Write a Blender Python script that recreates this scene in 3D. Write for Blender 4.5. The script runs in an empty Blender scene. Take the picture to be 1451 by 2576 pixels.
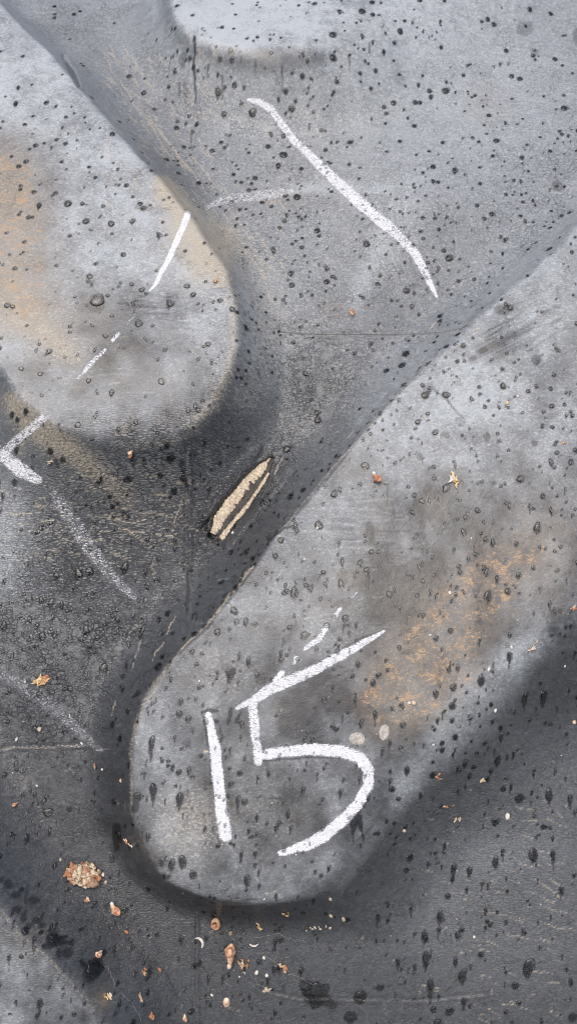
import bpy, math, random
import numpy as np
from mathutils import Vector, Matrix

# ------------------------------------------------------------------ camera, sky, sun, exposure
scene = bpy.context.scene
COL = scene.collection
rng = np.random.default_rng(7)
random.seed(7)

R = 0.75                       # radius of the tyre carcass, metres; wheel axis along X
TH_C = math.radians(46.0)      # place on the tread the camera aims at, measured up from the horizontal
PITCH = math.radians(32.0)     # camera looks down by this much
DIST = 0.45
FOV_Y = math.radians(48.0)

def base_point(u, th, h=0.0):
    return np.array([u, R - (R + h) * math.cos(th), (R + h) * math.sin(th)])

AIM = base_point(0, TH_C, 0.012)
DIR = np.array([0.0, math.cos(PITCH), -math.sin(PITCH)])
UPV = np.array([0.0, math.sin(PITCH), math.cos(PITCH)])
CAM = AIM - DIR * DIST

cd = bpy.data.cameras.new('camera')
cam = bpy.data.objects.new('camera', cd)
COL.objects.link(cam)
cam.location = CAM
cam.rotation_euler = (math.pi / 2 - PITCH, 0, 0)
cd.sensor_fit = 'VERTICAL'
cd.angle = FOV_Y
cd.clip_start = 0.01
cd.clip_end = 3000
cd.dof.use_dof = True
cd.dof.focus_distance = 0.44
cd.dof.aperture_fstop = 18
scene.camera = cam
scene.cycles.use_denoising = True
scene.cycles.filter_width = 1.1
scene.cycles.sample_clamp_indirect = 2.0

SUN_EL, SUN_AZ = math.radians(62), math.radians(206)
world = bpy.data.worlds.new('World')
scene.world = world
world.use_nodes = True
wn, wl = world.node_tree.nodes, world.node_tree.links
wn.clear()
sky = wn.new('ShaderNodeTexSky')
sky.sky_type = 'NISHITA'
sky.sun_disc = False
sky.sun_elevation = SUN_EL
sky.sun_rotation = SUN_AZ
sky.air_density = 1.0
sky.dust_density = 6.0
sky.ozone_density = 1.0
bg = wn.new('ShaderNodeBackground')
bg.inputs['Strength'].default_value = 0.12
wo = wn.new('ShaderNodeOutputWorld')
wl.new(sky.outputs[0], bg.inputs[0])
wl.new(bg.outputs[0], wo.inputs[0])

sd = bpy.data.lights.new('sun', 'SUN')
sd.energy = 0.8
sd.angle = math.radians(45)
sd.color = (1.0, 0.98, 0.95)
sun = bpy.data.objects.new('sun', sd)
COL.objects.link(sun)
# Nishita: rotation 0 puts the sun on +Y, growing clockwise seen from above
sdir = Vector((math.sin(SUN_AZ) * math.cos(SUN_EL), math.cos(SUN_AZ) * math.cos(SUN_EL), math.sin(SUN_EL)))
sun.rotation_euler = (-sdir).to_track_quat('-Z', 'Y').to_euler()
sun.location = (0, 0, 3)

scene.view_settings.view_transform = 'Standard'
scene.view_settings.look = 'None'
scene.view_settings.exposure = 0.72
scene.view_settings.gamma = 1.0

# ------------------------------------------------------------------ numeric helpers
HH = 2 * math.tan(FOV_Y / 2)
WW = HH * 576.0 / 1024.0
PW, PH = 1451.0, 2576.0        # image size in pixels; tread features are placed by image coordinates

def rays(px, py):
    x = (np.asarray(px, float) / PW - 0.5) * WW
    y = (0.5 - np.asarray(py, float) / PH) * HH
    d = DIR[None, :] + y[:, None] * UPV[None, :]
    d[:, 0] += x
    return d / np.linalg.norm(d, axis=1)[:, None]

def to_uv(P):
    yy, zz = R - P[..., 1], P[..., 2]
    th = np.arctan2(zz, yy)
    return P[..., 0], (th - TH_C) * R, np.hypot(yy, zz) - R

def hit_cyl(px, py, h):
    """where the sight line meets the cylinder h above the carcass -> (u, v) in metres"""
    d = rays(px, py)
    o = CAM - np.array([0, R, 0])
    a = d[:, 1] ** 2 + d[:, 2] ** 2
    b = d[:, 1] * o[1] + d[:, 2] * o[2]
    c = o[1] ** 2 + o[2] ** 2 - (R + h) ** 2
    disc = np.maximum(b * b - a * c, 0)
    t = (-b - np.sqrt(disc)) / a
    P = CAM[None, :] + d * t[:, None]
    u, v, _ = to_uv(P)
    return u, v

def project(P):
    q = P - CAM
    z = q @ DIR
    y = q @ UPV
    x = q[:, 0]
    return (x / z / WW + 0.5) * PW, (0.5 - y / z / HH) * PH, z

def sstep(a, b, x):
    t = np.clip((x - a) / (b - a), 0, 1)
    return t * t * (3 - 2 * t)

_perm = np.random.default_rng(3).random((256, 256)).astype(np.float32)
def vnoise(x, y):
    xi, yi = np.floor(x).astype(np.int64), np.floor(y).astype(np.int64)
    fx, fy = x - xi, y - yi
    fx = fx * fx * (3 - 2 * fx); fy = fy * fy * (3 - 2 * fy)
    x0, x1, y0, y1 = xi & 255, (xi + 1) & 255, yi & 255, (yi + 1) & 255
    a = _perm[x0, y0] * (1 - fx) + _perm[x1, y0] * fx
    b = _perm[x0, y1] * (1 - fx) + _perm[x1, y1] * fx
    return a * (1 - fy) + b * fy
def fbm(x, y, oct=4):
    s, a, t = 0, 0.5, 0
    for k in range(oct):
        s = s + a * vnoise(x * 2 ** k + 17.3 * k, y * 2 ** k + 5.1 * k); t += a; a *= 0.5
    return s / t

# ------------------------------------------------------------------ the lugs: outlines on the tread
H_LUG = 0.0225
U0 = -0.038                    # middle of the tread
HALF = 0.27                    # half width of the tread

# x, y in image pixels, run of the side wall (mm), softness of the crest (mm)
LUG_A = [(0,5,20,1),(60,70,20,1),(130,138,20,1),(180,200,20,1),(240,268,20,1),(310,347,20,1),(380,425,20,1),(440,492,20,1),
         (490,556,18,1),(530,612,17,1),(565,672,16,1),(588,740,16,1),(598,800,16,1),(597,870,16,1),(583,935,17,1.2),(552,1000,19,1.8),
         (508,1056,19,1.3),(445,1098,20,1.5),(370,1112,21,1.5),(285,1112,22,1.5),(190,1094,26,1.5),(115,1062,26,1.5),(55,1012,24,1.3),(0,930,22,1.3)]
LUG_B = [(1451,570,20,1.2),(1330,685,20,1.2),(1210,790,20,1.2),(1090,903,20,1),(960,1040,20,1),(830,1185,20,1),(700,1340,20,1),(610,1460,20,1),
         (520,1575,20,1),(455,1637,20,1),(400,1700,19,1.2),(356,1768,18,1.2),(336,1830,18,1.2),(329,1900,18,1),(325,1980,18,1),(330,2050,18,1),
         (345,2110,14,1),(375,2165,14,1),(420,2215,13,1),(485,2254,13,1),(560,2275,13,1),(640,2280,14,1),(720,2274,16,1.3),(790,2255,22,2.2),
         (850,2215,32,4),(915,2130,36,6),(1000,2015,40,7),(1100,1895,40,7),(1200,1785,38,6),(1320,1680,36,5),(1451,1580,34,5)]
LUG_C = [(422,-40,24,2),(426,0,24,2),(436,35,24,2),(460,70,24,2),(500,100,24,2.5),(550,118,25,3),(620,130,26,3.5),(700,134,28,4),(780,126,30,6),
         (860,100,36,8),(940,62,40,10),(1030,15,44,10),(1120,-30,46,10)]
LUG_D = [(0,2292,26,3),(50,2345,24,2.5),(105,2396,24,2),(165,2458,24,2),(240,2545,24,2),(290,2610,24,2)]

def trace(pts):
    p = np.array(pts, float)
    u, v = hit_cyl(p[:, 0], p[:, 1], H_LUG)
    return np.column_stack([u, v, p[:, 2] / 1000, p[:, 3] / 1000])

def extend(p, first, x_to, slope):
    q = p[0] if first else p[-1]
    n = q.copy(); n[0] = x_to; n[1] = q[1] + slope * (x_to - q[0])
    return np.vstack([n, p]) if first else np.vstack([p, n])

A_, B_ = trace(LUG_A), trace(LUG_B)
UL, UR = U0 - HALF, U0 + HALF
sA0 = (A_[0, 1] - A_[8, 1]) / (A_[0, 0] - A_[8, 0]); sB0 = (B_[0, 1] - B_[5, 1]) / (B_[0, 0] - B_[5, 0])
A_ = extend(extend(A_, True, UL, sA0), False, UL, sA0 * 0.9)
B_ = extend(extend(B_, True, UR, sB0), False, UR, sB0 * 0.9)
C_, D_ = trace(LUG_C), trace(LUG_D)
# lug C is the next one like B further round the wheel, lug D the next one like A lower down: only their ends are in view
pitch = (C_[3:9, 1].mean() - B_[18:24, 1].mean())
Bc = B_.copy(); Bc[:, 1] += pitch; Bc[:, 0] += C_[3, 0] - B_[13, 0]
keep = (Bc[:, 0] < 9)
C_ = np.vstack([[UR, Bc[0, 1] + sB0 * (UR - Bc[0, 0]), .024, .002], Bc[1:10], C_])
C_ = extend(C_, False, UR, 0.62)
Ad = A_.copy(); Ad[:, 1] -= pitch
D_ = np.vstack([[UL, D_[0, 1] + sA0 * (UL - D_[0, 0]), .024, .002], D_, Ad[9:]])
D_[-1, 0] = UL
LUGS = [A_, B_, C_, D_]
circ = 2 * math.pi * R
n_more = max(1, int(round((circ - pitch) / abs(pitch)))) - 1
step = (circ - pitch) / (n_more + 1)
for k in range(1, n_more + 1):
    b2 = B_.copy(); b2[:, 1] += pitch + k * step; LUGS.append(b2)
    a2 = A_.copy(); a2[:, 1] += k * step; LUGS.append(a2)

def seg_info(poly, u, v):
    """signed distance (negative inside) and the interpolated wall run / softness of the nearest edge"""
    n = len(poly)
    best = np.full(u.shape, 1e9); w = np.zeros(u.shape); s = np.zeros(u.shape)
    inside = np.zeros(u.shape, bool)
    for i in range(n):
        a, b = poly[i], poly[(i + 1) % n]
        dx, dy = b[0] - a[0], b[1] - a[1]
        L = dx * dx + dy * dy + 1e-12
        t = np.clip(((u - a[0]) * dx + (v - a[1]) * dy) / L, 0, 1)
        ex, ey = u - a[0] - t * dx, v - a[1] - t * dy
        d2 = ex * ex + ey * ey
        m = d2 < best
        best = np.where(m, d2, best)
        w = np.where(m, a[2] + t * (b[2] - a[2]), w)
        s = np.where(m, a[3] + t * (b[3] - a[3]), s)
        cr = ((a[1] > v) != (b[1] > v)) & (u < dx * (v - a[1]) / (dy if abs(dy) > 1e-12 else 1e-12) + a[0])
        inside ^= cr
    d = np.sqrt(best)
    return np.where(inside, -d, d), w, s

def lug_field(u, v, want=False):
    """height of the lugs over the carcass, and (want) the owning lug, its signed distance"""
    h = np.zeros(u.shape); own = np.full(u.shape, -1); dist = np.full(u.shape, 9.0); fr = np.zeros(u.shape); sof = np.full(u.shape, .001)
    pu = u + 0.0006 * (vnoise(u * 90, v * 90) - .5) * 2
    pv = v + 0.0006 * (vnoise(u * 90 + 50, v * 90) - .5) * 2
    for k, poly in enumerate(LUGS):
        for wrap in (0, circ, -circ):
            m = (v > poly[:, 1].min() + wrap - .05) & (v < poly[:, 1].max() + wrap + .05) & (u > poly[:, 0].min() - .05) & (u < poly[:, 0].max() + .05)
            if not m.any(): continue
            idx = np.nonzero(m)
            d, w, s = seg_info(poly, pu[idx], pv[idx] - wrap)
            s2 = s * 1.6; dd = np.where(d > s2, d, np.where(d < -s2, 0, (d + s2) ** 2 / (4 * s2)))
            f = np.clip(1 - dd / (w * 1.22), 0, 1) ** 1.9
            hk = H_LUG * f
            h0 = h[idx]
            kk = 0.004
            t = np.clip(0.5 + 0.5 * (hk - h0) / kk, 0, 1)
            hn = h0 * (1 - t) + hk * t + kk * t * (1 - t) * np.clip(np.minimum(h0, hk) / .004, 0, 1)
            up = hk > h0
            o = own[idx]; o[up & (f > .12)] = k; own[idx] = o
            ds = dist[idx]; dist[idx] = np.minimum(ds, d); sf = sof[idx]; nearer = d < ds; sf[nearer] = s[nearer]; sof[idx] = sf
            fr[idx] = np.maximum(fr[idx], f)
            h[idx] = np.maximum(hn, np.maximum(h0, hk))
    return (h, own, dist, fr, sof) if want else h

GASH = [(688,1152),(660,1185),(625,1225),(590,1270),(558,1312),(535,1348)]
def height(u, v):
    h = lug_field(u, v)
    h = h + 0.0016 * (fbm(u * 22, v * 22, 3) - .5) * 2
    return h

def surface_hit(px, py):
    """first meeting of the sight line with the tread -> u, v, h"""
    px, py = np.atleast_1d(px).astype(float), np.atleast_1d(py).astype(float)
    d = rays(px, py)
    o = CAM - np.array([0, R, 0])
    a = d[:, 1] ** 2 + d[:, 2] ** 2; b = d[:, 1] * o[1] + d[:, 2] * o[2]
    def tt(r):
        c = o[1] ** 2 + o[2] ** 2 - r ** 2
        return (-b - np.sqrt(np.maximum(b * b - a * c, 0))) / a
    t0, t1 = tt(R + H_LUG + .004), tt(R - .004)
    n = 48
    ts = t0[:, None] + (t1 - t0)[:, None] * np.linspace(0, 1, n)[None, :]
    P = CAM[None, None, :] + d[:, None, :] * ts[:, :, None]
    u, v, r = to_uv(P)
    g = r - height(u, v)
    below = g <= 0
    i = np.where(below.any(1), below.argmax(1), n - 1)
    i = np.maximum(i, 1); j = np.arange(len(px))
    g0, g1 = g[j, i - 1], g[j, i]
    f = np.clip(g0 / (g0 - g1 + 1e-12), 0, 1)
    t = ts[j, i - 1] + f * (ts[j, i] - ts[j, i - 1])
    P = CAM[None, :] + d * t[:, None]
    return to_uv(P)

def profile(s):
    """across the tread: s -> x, drop of radius, normal (x, r)"""
    q = s - U0; sg = np.sign(q); q = np.abs(q)
    rc = 0.055
    x = np.minimum(q, HALF); dr = np.zeros_like(q); nx = np.zeros_like(q); nr = np.ones_like(q)
    al = np.clip((q - HALF) / rc, 0, math.pi / 2)
    x = x + rc * np.sin(al); dr = dr + rc * (1 - np.cos(al)); nx = np.sin(al); nr = np.cos(al)
    rest = np.maximum(q - HALF - rc * math.pi / 2, 0)
    dr = dr + rest
    return U0 + sg * x, dr, sg * nx, nr

def place(u, v, h):
    x, dr, nx, nr = profile(u)
    th = TH_C + v / R
    r = R - dr + h * nr
    return np.stack([x + nx * h, R - r * np.cos(th), r * np.sin(th)], -1)

# ------------------------------------------------------------------ the grid of the whole tyre
def spread(lo, hi, d, lo_far, hi_far, grow, dmax):
    mid = list(np.arange(lo, hi, d))
    x, s = mid[-1], d
    while x < hi_far:
        s = min(s * grow, dmax); x += s; mid.append(x)
    x, s, pre = mid[0], d, []
    while x > lo_far:
        s = min(s * grow, dmax); x -= s; pre.append(x)
    return np.array(pre[::-1] + mid)

SP = 0.00055
us = spread(-0.165, 0.165, SP, U0 - HALF - .30, U0 + HALF + .30, 1.12, 0.010)
vs = spread(-0.200, 0.290, SP, -1.2, circ - 1.2, 1.10, 0.014)
vs = vs[(vs >= vs[0]) & (vs < vs[0] + circ - .004)]
NU, NV = len(us), len(vs)
U, V = np.meshgrid(us, vs)      # rows = v
U, V = U.ravel(), V.ravel()
Hs, OWN, DST, FR, SOF = [], [], [], [], []
CH = 120000
for i in range(0, len(U), CH):
    a, b, c, e, f = lug_field(U[i:i + CH], V[i:i + CH], True)
    Hs.append(a); OWN.append(b); DST.append(c); FR.append(e); SOF.append(f)
Hh, OWN, DST, FR, SOF = map(np.concatenate, (Hs, OWN, DST, FR, SOF))
Hh = Hh + 0.0016 * (fbm(U * 22, V * 22, 3) - .5) * 2
P0 = place(U, V, Hh)
PX, PY, PZ = project(P0)
SEEN = (PZ > .05) & (PX > -60) & (PX < PW + 60) & (PY > -60) & (PY < PH + 60) & (V > -0.3) & (V < 0.4)
SI = np.nonzero(SEEN)[0]
sx, sy = PX[SI], PY[SI]
# a slow wobble so that no traced border is ruler straight
WX = sx + 10 * (fbm(sx / 40, sy / 40, 3) - .5)
WY = sy + 10 * (fbm(sx / 40 + 31, sy / 40 + 7, 3) - .5)

M = {k: np.zeros(len(U), np.float32) for k in ('dust_and_light', 'tan', 'rust', 'chalk', 'crack', 'wrinkle', 'wet', 'line', 'smooth')}

def stroke(pts, widths, wob=1.0, edge=0.35):
    """coverage 0..1 of a band of the given widths along a traced line"""
    p = np.array(pts, float)
    w = np.interp(np.arange(len(p)), np.linspace(0, len(p) - 1, len(np.atleast_1d(widths))), np.atleast_1d(widths).astype(float))
    mw = w.max() + 14
    m = np.nonzero((sx > p[:, 0].min() - mw) & (sx < p[:, 0].max() + mw) & (sy > p[:, 1].min() - mw) & (sy < p[:, 1].max() + mw))[0]
    x = sx[m] + wob * (WX[m] - sx[m]); y = sy[m] + wob * (WY[m] - sy[m])
    best = np.full(len(m), 1e9)
    for i in range(len(p) - 1):
        dx, dy = p[i + 1] - p[i]
        t = np.clip(((x - p[i, 0]) * dx + (y - p[i, 1]) * dy) / (dx * dx + dy * dy + 1e-9), 0, 1)
        d = np.hypot(x - p[i, 0] - t * dx, y - p[i, 1] - t * dy) / np.maximum(0.5 * (w[i] + t * (w[i + 1] - w[i])), .5)
        best = np.minimum(best, d)
    return SI[m], 1 - sstep(1 - edge, 1 + edge, best)

def paint(mask, pts, widths, k=1.0, wob=1.0, edge=.35, op='max'):
    if mask == 'wet': edge = .2
    i, c = stroke(pts, widths, wob, edge)
    if op == 'max': M[mask][i] = np.maximum(M[mask][i], c * k)
    else: M[mask][i] += c * k
    return i, c

def blob(mask, x, y, rx, ry, k, ang=0.0, op='add', sharp=False):
    c, s = math.cos(math.radians(ang)), math.sin(math.radians(ang))
    dx, dy = WX - x, WY - y
    a, b = (dx * c + dy * s) / rx, (-dx * s + dy * c) / ry
    r2 = a * a + b * b
    g = (1 - sstep(.75, 1.15, np.sqrt(r2))) if sharp else np.exp(-r2 * 1.2)
    if op == 'add': M[mask][SI] += k * g
    else: M[mask][SI] = np.maximum(M[mask][SI], k * g)

def resample0(pts, n):
    p = np.array(pts, float); d = np.r_[0, np.cumsum(np.linalg.norm(np.diff(p, axis=0), axis=1))]
    tt = np.linspace(0, d[-1], n)
    return np.column_stack([np.interp(tt, d, p[:, i]) for i in range(p.shape[1])])
# ---- worn and dusty rubber: the tops of the lugs are scuffed pale, the grooves keep their black skin; sheen and shade are painted in
top = 1 - sstep(-.0010 - np.maximum(SOF - .001, 0) * 1.6, .0006 + np.maximum(SOF - .001, 0) * 1.1, DST)
slow = fbm(U * 28 + 3, V * 28, 4)
mid = fbm(U * 110, V * 110 + 9, 4)
DENSE = (np.abs(U) < .19) & (V > -.23) & (V < .32)
mid = np.where(DENSE, mid, .5)
dust_and_light = 0.035 + 0.08 * slow + top * (0.17 + 0.60 * (slow - .5) + 0.70 * (mid - .5))
nz = np.sin(TH_C + V / R)
dust_and_light += (0.52 - .04 * top) * sstep(.62, .95, nz)               # dusty upper tread, with the sky's sheen painted in as paleness
M['dust_and_light'][:] = dust_and_light
for a in ((100,180,150,110,.16),(300,330,140,90,.12),(230,420,120,60,.1),(265,462,110,36,-.24),(150,560,90,60,.06),(330,770,70,40,-.12),(510,640,60,60,.12),
          (460,900,90,110,.12),(170,940,110,40,.08),(300,1000,170,50,.05),(180,1090,120,40,-.05),(110,640,70,120,-.05),
          (1100,1000,160,130,.18),(1000,1180,160,110,.12),(1330,760,130,130,.12),(1250,1000,160,110,.07),(830,1320,110,80,.12),(1060,1280,34,120,-.2),(1105,1400,50,90,-.12),
          (1000,1480,120,120,-.14),(1400,1300,120,160,-.05),(700,1500,110,70,.05),(560,1620,120,60,.08),(420,2010,60,120,.10),(480,2160,120,80,.08),(720,2010,160,90,.03),
          (620,30,150,80,.28),(800,40,170,50,.18),(520,60,60,60,.1),(700,140,150,30,-.15),(1000,120,200,120,.05),(1300,100,200,160,.08),(1150,330,260,160,.06),
          (15,1310,70,110,.5),(10,1430,70,80,.36),(1280,2150,200,60,.10),(1120,2260,80,120,.07),(1380,2330,120,200,.06),(60,2480,160,110,.06),(950,2380,120,120,-.02),
          (780,960,80,90,-.16),(1150,250,330,240,.16),(760,700,170,190,.12),(300,960,280,150,-.12),(90,900,120,60,-.08),(560,1900,220,260,-.05),(900,1500,260,160,-.05),(1150,1560,200,180,-.08),(620,1280,120,180,-.08),(620,1900,330,330,-.09),(1000,1750,300,250,-.05),(250,800,250,200,-.04),(1380,1980,200,170,.10),(1250,2350,280,200,.07),(1000,2330,150,120,.05),(1200,2130,140,120,.06),(400,1330,240,150,-.06),(560,1080,120,80,-.05),(560,2080,240,200,-.03),(640,420,180,200,.06),(1280,2250,260,260,.07),(760,560,200,120,.06),(900,400,220,160,.08),(1300,470,160,160,.06),(1050,80,200,100,.08),(110,60,120,60,.05),(690,1000,50,70,-.06),(130,330,120,60,.07)):
    blob('dust_and_light', *a)  # dusty patches, also painted shade below lug C and lifted shade lower right
paint('dust_and_light', [(1000,2010),(1090,1900),(1180,1790),(1260,1700),(1330,1630)], [40,90,120,110,60], .26, edge=.7, op='add')  # sheen on the long lug's rounded shoulder, painted as a pale band
paint('dust_and_light', [(615,690),(640,760),(645,840),(630,920)], [56,70,70,50], .20, edge=.7, op='add')  # sky reflection on the rounded lug's right wall, painted pale
paint('dust_and_light', [(560,590),(645,690),(668,800),(662,900),(625,990)], [90,110,120,110,80], .18, edge=.9, op='add')  # the same wall lifted out of its shade by paler colour
paint('tan', [(560,590),(640,690),(660,800),(650,900),(610,990)], [80,100,100,100,80], .42, edge=.9)
paint('dust_and_light', [(1451,500),(1250,690),(1050,880),(900,1040)], [110,110,100,70], .12, edge=.9, op='add')  # shaded upper wall of the long lug, brightened in the colour

paint('dust_and_light', [(150,60),(280,220),(400,370),(500,500)], [110,120,110,90], -.16, edge=.8, op='add')  # wall shade painted in, darker along the rounded lug's upper side
paint('dust_and_light', [(840,2260),(950,2090),(1040,1990)], [20,30,40], .10, edge=.8, op='add')  # paler stroke carrying the painted shoulder band further down
for pts in ([(1180,905),(1290,850),(1370,800),(1405,760),(1400,720)], [(1200,885),(1310,830),(1380,780)], [(1215,920),(1330,860),(1410,800)]):
    paint('dust_and_light', pts, [10,22,16,8], -.18, edge=.6, op='add')
paint('dust_and_light', [(985,150),(1005,190),(1012,215)], [14,34,16], -.14, op='add')
paint('dust_and_light', [(960,590),(925,680),(895,760)], [40,54,34], .30, edge=.9, op='add')
paint('dust_and_light', [(1040,460),(1020,560),(980,650)], [70,90,60], .16, edge=.9, op='add')
paint('dust_and_light', [(740,478),(860,470),(975,482)], [22,32,26], .36, edge=.9, op='add')
for x, y, rx, ry in ((1080,975,16,14),(1157,960,11,11),(1157,1060,14,14),(1222,1100,10,11),(1265,780,22,13),(1190,905,10,14),(1058,1150,9,10),(1240,1215,8,7),(1345,1115,10,9),
                     (1350,905,14,13),(1213,880,12,8),(1120,1095,12,8),(1075,1230,9,11),(930,1340,12,30),(245,762,24,22),(455,640,13,16),(520,660,12,15),(480,670,12,16),(505,690,14,10),
                     (460,150,10,22),(465,230,8,28),(1320,70,22,22),(1470,90,30,30),(1345,130,14,10),(1400,470,16,16),(860,1450,14,22),(365,520,22,12),(400,480,20,8),(430,520,16,7)):
    blob('dust_and_light', x, y, rx, ry, -.3, sharp=True)
paint('wet', [(1092,978),(1118,1005),(1166,1052)], [3,5,3], .9)

# ---- rust and tan stains
for a in ((20,520,110,130,.95),(50,650,110,120,.95),(0,420,110,90,.7),(60,770,110,70,.65),(140,850,100,60,.5),
          (1130,1570,110,120,.58),(1240,1460,120,110,.55),(1040,1660,120,90,.5),(960,1760,80,100,.58),(1050,1780,90,70,.5),(1150,1700,70,80,.4),(1320,1390,90,80,.3),(1370,1340,120,140,.34),(700,500,80,30,.3),
          (840,780,30,30,.3),(1220,260,60,60,.22),(260,2510,20,30,.5)):
    blob('rust', *a)
for a in ((1130,1570,90,110,.62),(1230,1480,90,110,.55),(1040,1650,120,80,.55),(960,1760,60,90,.6),(1050,1780,80,60,.5),(1150,1690,60,70,.45),(1370,1340,100,120,.3),(700,500,80,30,.3),
          (840,780,30,30,.3),(1220,260,60,60,.22),(260,2510,20,30,.5)):
    blob('rust', *a)
for a in ((20,450,90,110,.55),(40,600,100,120,.5),(60,800,120,70,.8),(160,880,90,40,.7,30),(30,720,60,60,.4),(470,600,90,90,.38),(420,480,40,30,.6),(530,640,50,80,.35),(860,470,140,140,.12),(700,390,130,130,.16),
          (830,950,80,130,.22),(780,1080,80,60,.15),(1000,600,120,110,.15),(1270,1050,200,200,.10),(560,1700,130,80,.36),(460,2080,110,130,.45),(660,2050,220,170,.30),
          (850,1500,240,180,.10),(200,420,120,70,.08),(720,830,90,60,.12),(90,2350,50,50,.35,45),(230,2520,60,30,.35,50),(690,200,220,60,.14),(820,640,240,240,.2),(760,330,200,160,.12),(950,1640,240,230,.18)):
    blob('tan', *a)
paint('tan', [(30,1010),(70,1060),(130,1105),(200,1150),(240,1190)], [50,84,76,66,50], .8, edge=.8)
paint('tan', [(215,1150),(255,1200),(310,1240)], [60,70,60], .6, edge=.7)
paint('tan', [(60,1080),(50,1130)], [60,40], .55, edge=.9)
paint('tan', [(400,450),(445,505),(490,570),(530,640),(560,700)], [30,60,80,80,50], .75, edge=.8)
for a in ((460,570,80,60,.6,45),(520,660,60,90,.6,30),(415,480,40,40,.6)): blob('tan', *a)
for a in ((450,560,90,70,.22),(530,670,60,90,.22)): blob('dust_and_light', *a)
paint('tan', [(405,452),(445,500),(480,545)], [8,12,10], .7, edge=.6)
paint('tan', [(545,640),(575,700),(590,770),(592,860),(575,940),(540,1010),(480,1075)], [24,36,34,34,34,40,26], .62, edge=1)
paint('tan', [(300,1118),(370,1122),(440,1110),(500,1085)], [10,14,16,14], .4, edge=.8)
paint('tan', [(455,1637),(520,1573),(610,1456),(640,1420)], [5,6,10,5], .95, wob=.6, edge=.6)
paint('tan', [(330,2050),(329,1900),(340,1825),(370,1755),(420,1680),(455,1637)], [6,9,14,16,12,6], .55, edge=.8)
paint('tan', [(700,1345),(830,1186),(960,1040),(1090,904)], [4,7,6,4], .6, wob=.6, edge=.7)
paint('tan', [(345,2110),(420,2216),(560,2276),(700,2277)], [4,5,6,4], .3, wob=.6, edge=.6)
paint('tan', [(0,2290),(50,2345),(105,2396),(165,2458),(240,2545)], [10,12,12,10,10], .5, edge=.8)

# ---- skin of the rubber: crazed in the grooves, wrinkled on the left, smooth where it was wiped
cent = 1 - sstep(.2, .6, FR)
M['crack'][:] = .05 + .50 * cent * (0.4 + slow)
for a in ((790,950,110,120,.5),(720,1100,110,120,.4),(620,1280,140,140,.5),(150,1480,260,300,.35),(250,1650,220,200,.3),(90,1800,160,120,.3),(480,1350,120,200,.3),(1380,520,150,200,.3),(180,60,220,90,.25)):
    blob('crack', *a)
for a in ((300,1250,330,160,.9),(200,1420,260,140,.6),(480,1150,200,90,.6),(600,1000,90,120,.4),(1300,2250,260,240,.45),(1250,2020,200,120,.3),(420,300,120,220,.3),(600,620,100,180,.4),(250,2350,300,160,.4)):
    blob('wrinkle', *a)

# ---- pale splits in the skin
splits = [[(345,265),(390,330),(430,400)],[(300,200),(330,250),(352,290)],[(375,290),(420,350),(450,400),(470,440)],[(355,300),(380,340)],[(400,330),(435,370),(455,395)],[(500,410),(530,450),(555,480)],
          [(445,385),(480,430),(510,470)],[(410,345),(425,365)],[(370,200),(395,240)],[(310,110),(322,140),(345,150)],[(570,520),(600,560),(640,610)],[(600,600),(640,660),(670,700)],[(640,580),(665,620),(690,660)],
          [(610,700),(640,740)],[(665,720),(690,760)],[(560,470),(580,500)],[(275,1210),(300,1222)],[(265,1270),(330,1282)],[(255,1300),(320,1312)],[(300,1330),(350,1348)],[(350,1290),(440,1300)],[(380,1340),(440,1352)],
          [(80,1262),(110,1274)],[(0,1235),(35,1250)],[(440,1215),(480,1225)],[(470,1330),(497,1335)],[(388,1402),(388,1440),(385,1462)],[(442,1550),(425,1580),(420,1600)],[(363,1590),(345,1640),(332,1680)],[(415,1610),(380,1660)],
          [(290,1760),(280,1800)],[(460,1250),(430,1340)],[(690,1200),(700,1170),(715,1150)],[(870,1010),(855,1040)],[(890,1080),(865,1110)],[(1080,830),(1100,805)],[(1050,880),(1035,905)],
          [(1300,2100),(1350,2110)],[(1340,2210),(1390,2240),(1415,2260)],[(1350,2140),(1400,2150)],[(1380,2210),(1420,2235)],[(1210,2290),(1270,2300),(1320,2330)],[(1270,2350),(1330,2360)],[(1310,2440),(1370,2450)],[(1360,2280),(1430,2300)],
          [(1160,2260),(1200,2265)],[(1385,2330),(1450,2340)],[(1200,2560),(1240,2580)],[(1300,2030),(1340,2040)],[(700,2240),(660,2250)],[(560,2530),(600,2545)]]
for s in splits:
    a = np.array(s, float); q = [a[0]]
    for i in range(len(a) - 1):
        for t in (1/3, 2/3, 1): q.append(a[i] + t * (a[i + 1] - a[i]) + rng.normal(0, 2.2, 2))
    paint('line', q, [1.2, 3.2, 2.6, 1.2], rng.uniform(.45, .85) * (.75 if q[0][1] > 1900 else 1), wob=.4)
for pts in ([(350,2380),(420,2450),(480,2560)],[(230,2270),(300,2350),(380,2420)],[(270,2300),(330,2370),(400,2460)],[(300,2290),(370,2350),(430,2420)]):
    q = resample0(pts, 14) + rng.normal(0, 2.5, (14, 2)); paint('wet', q, [1.5, 3.5, 1.5], .7, wob=.3)
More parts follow.
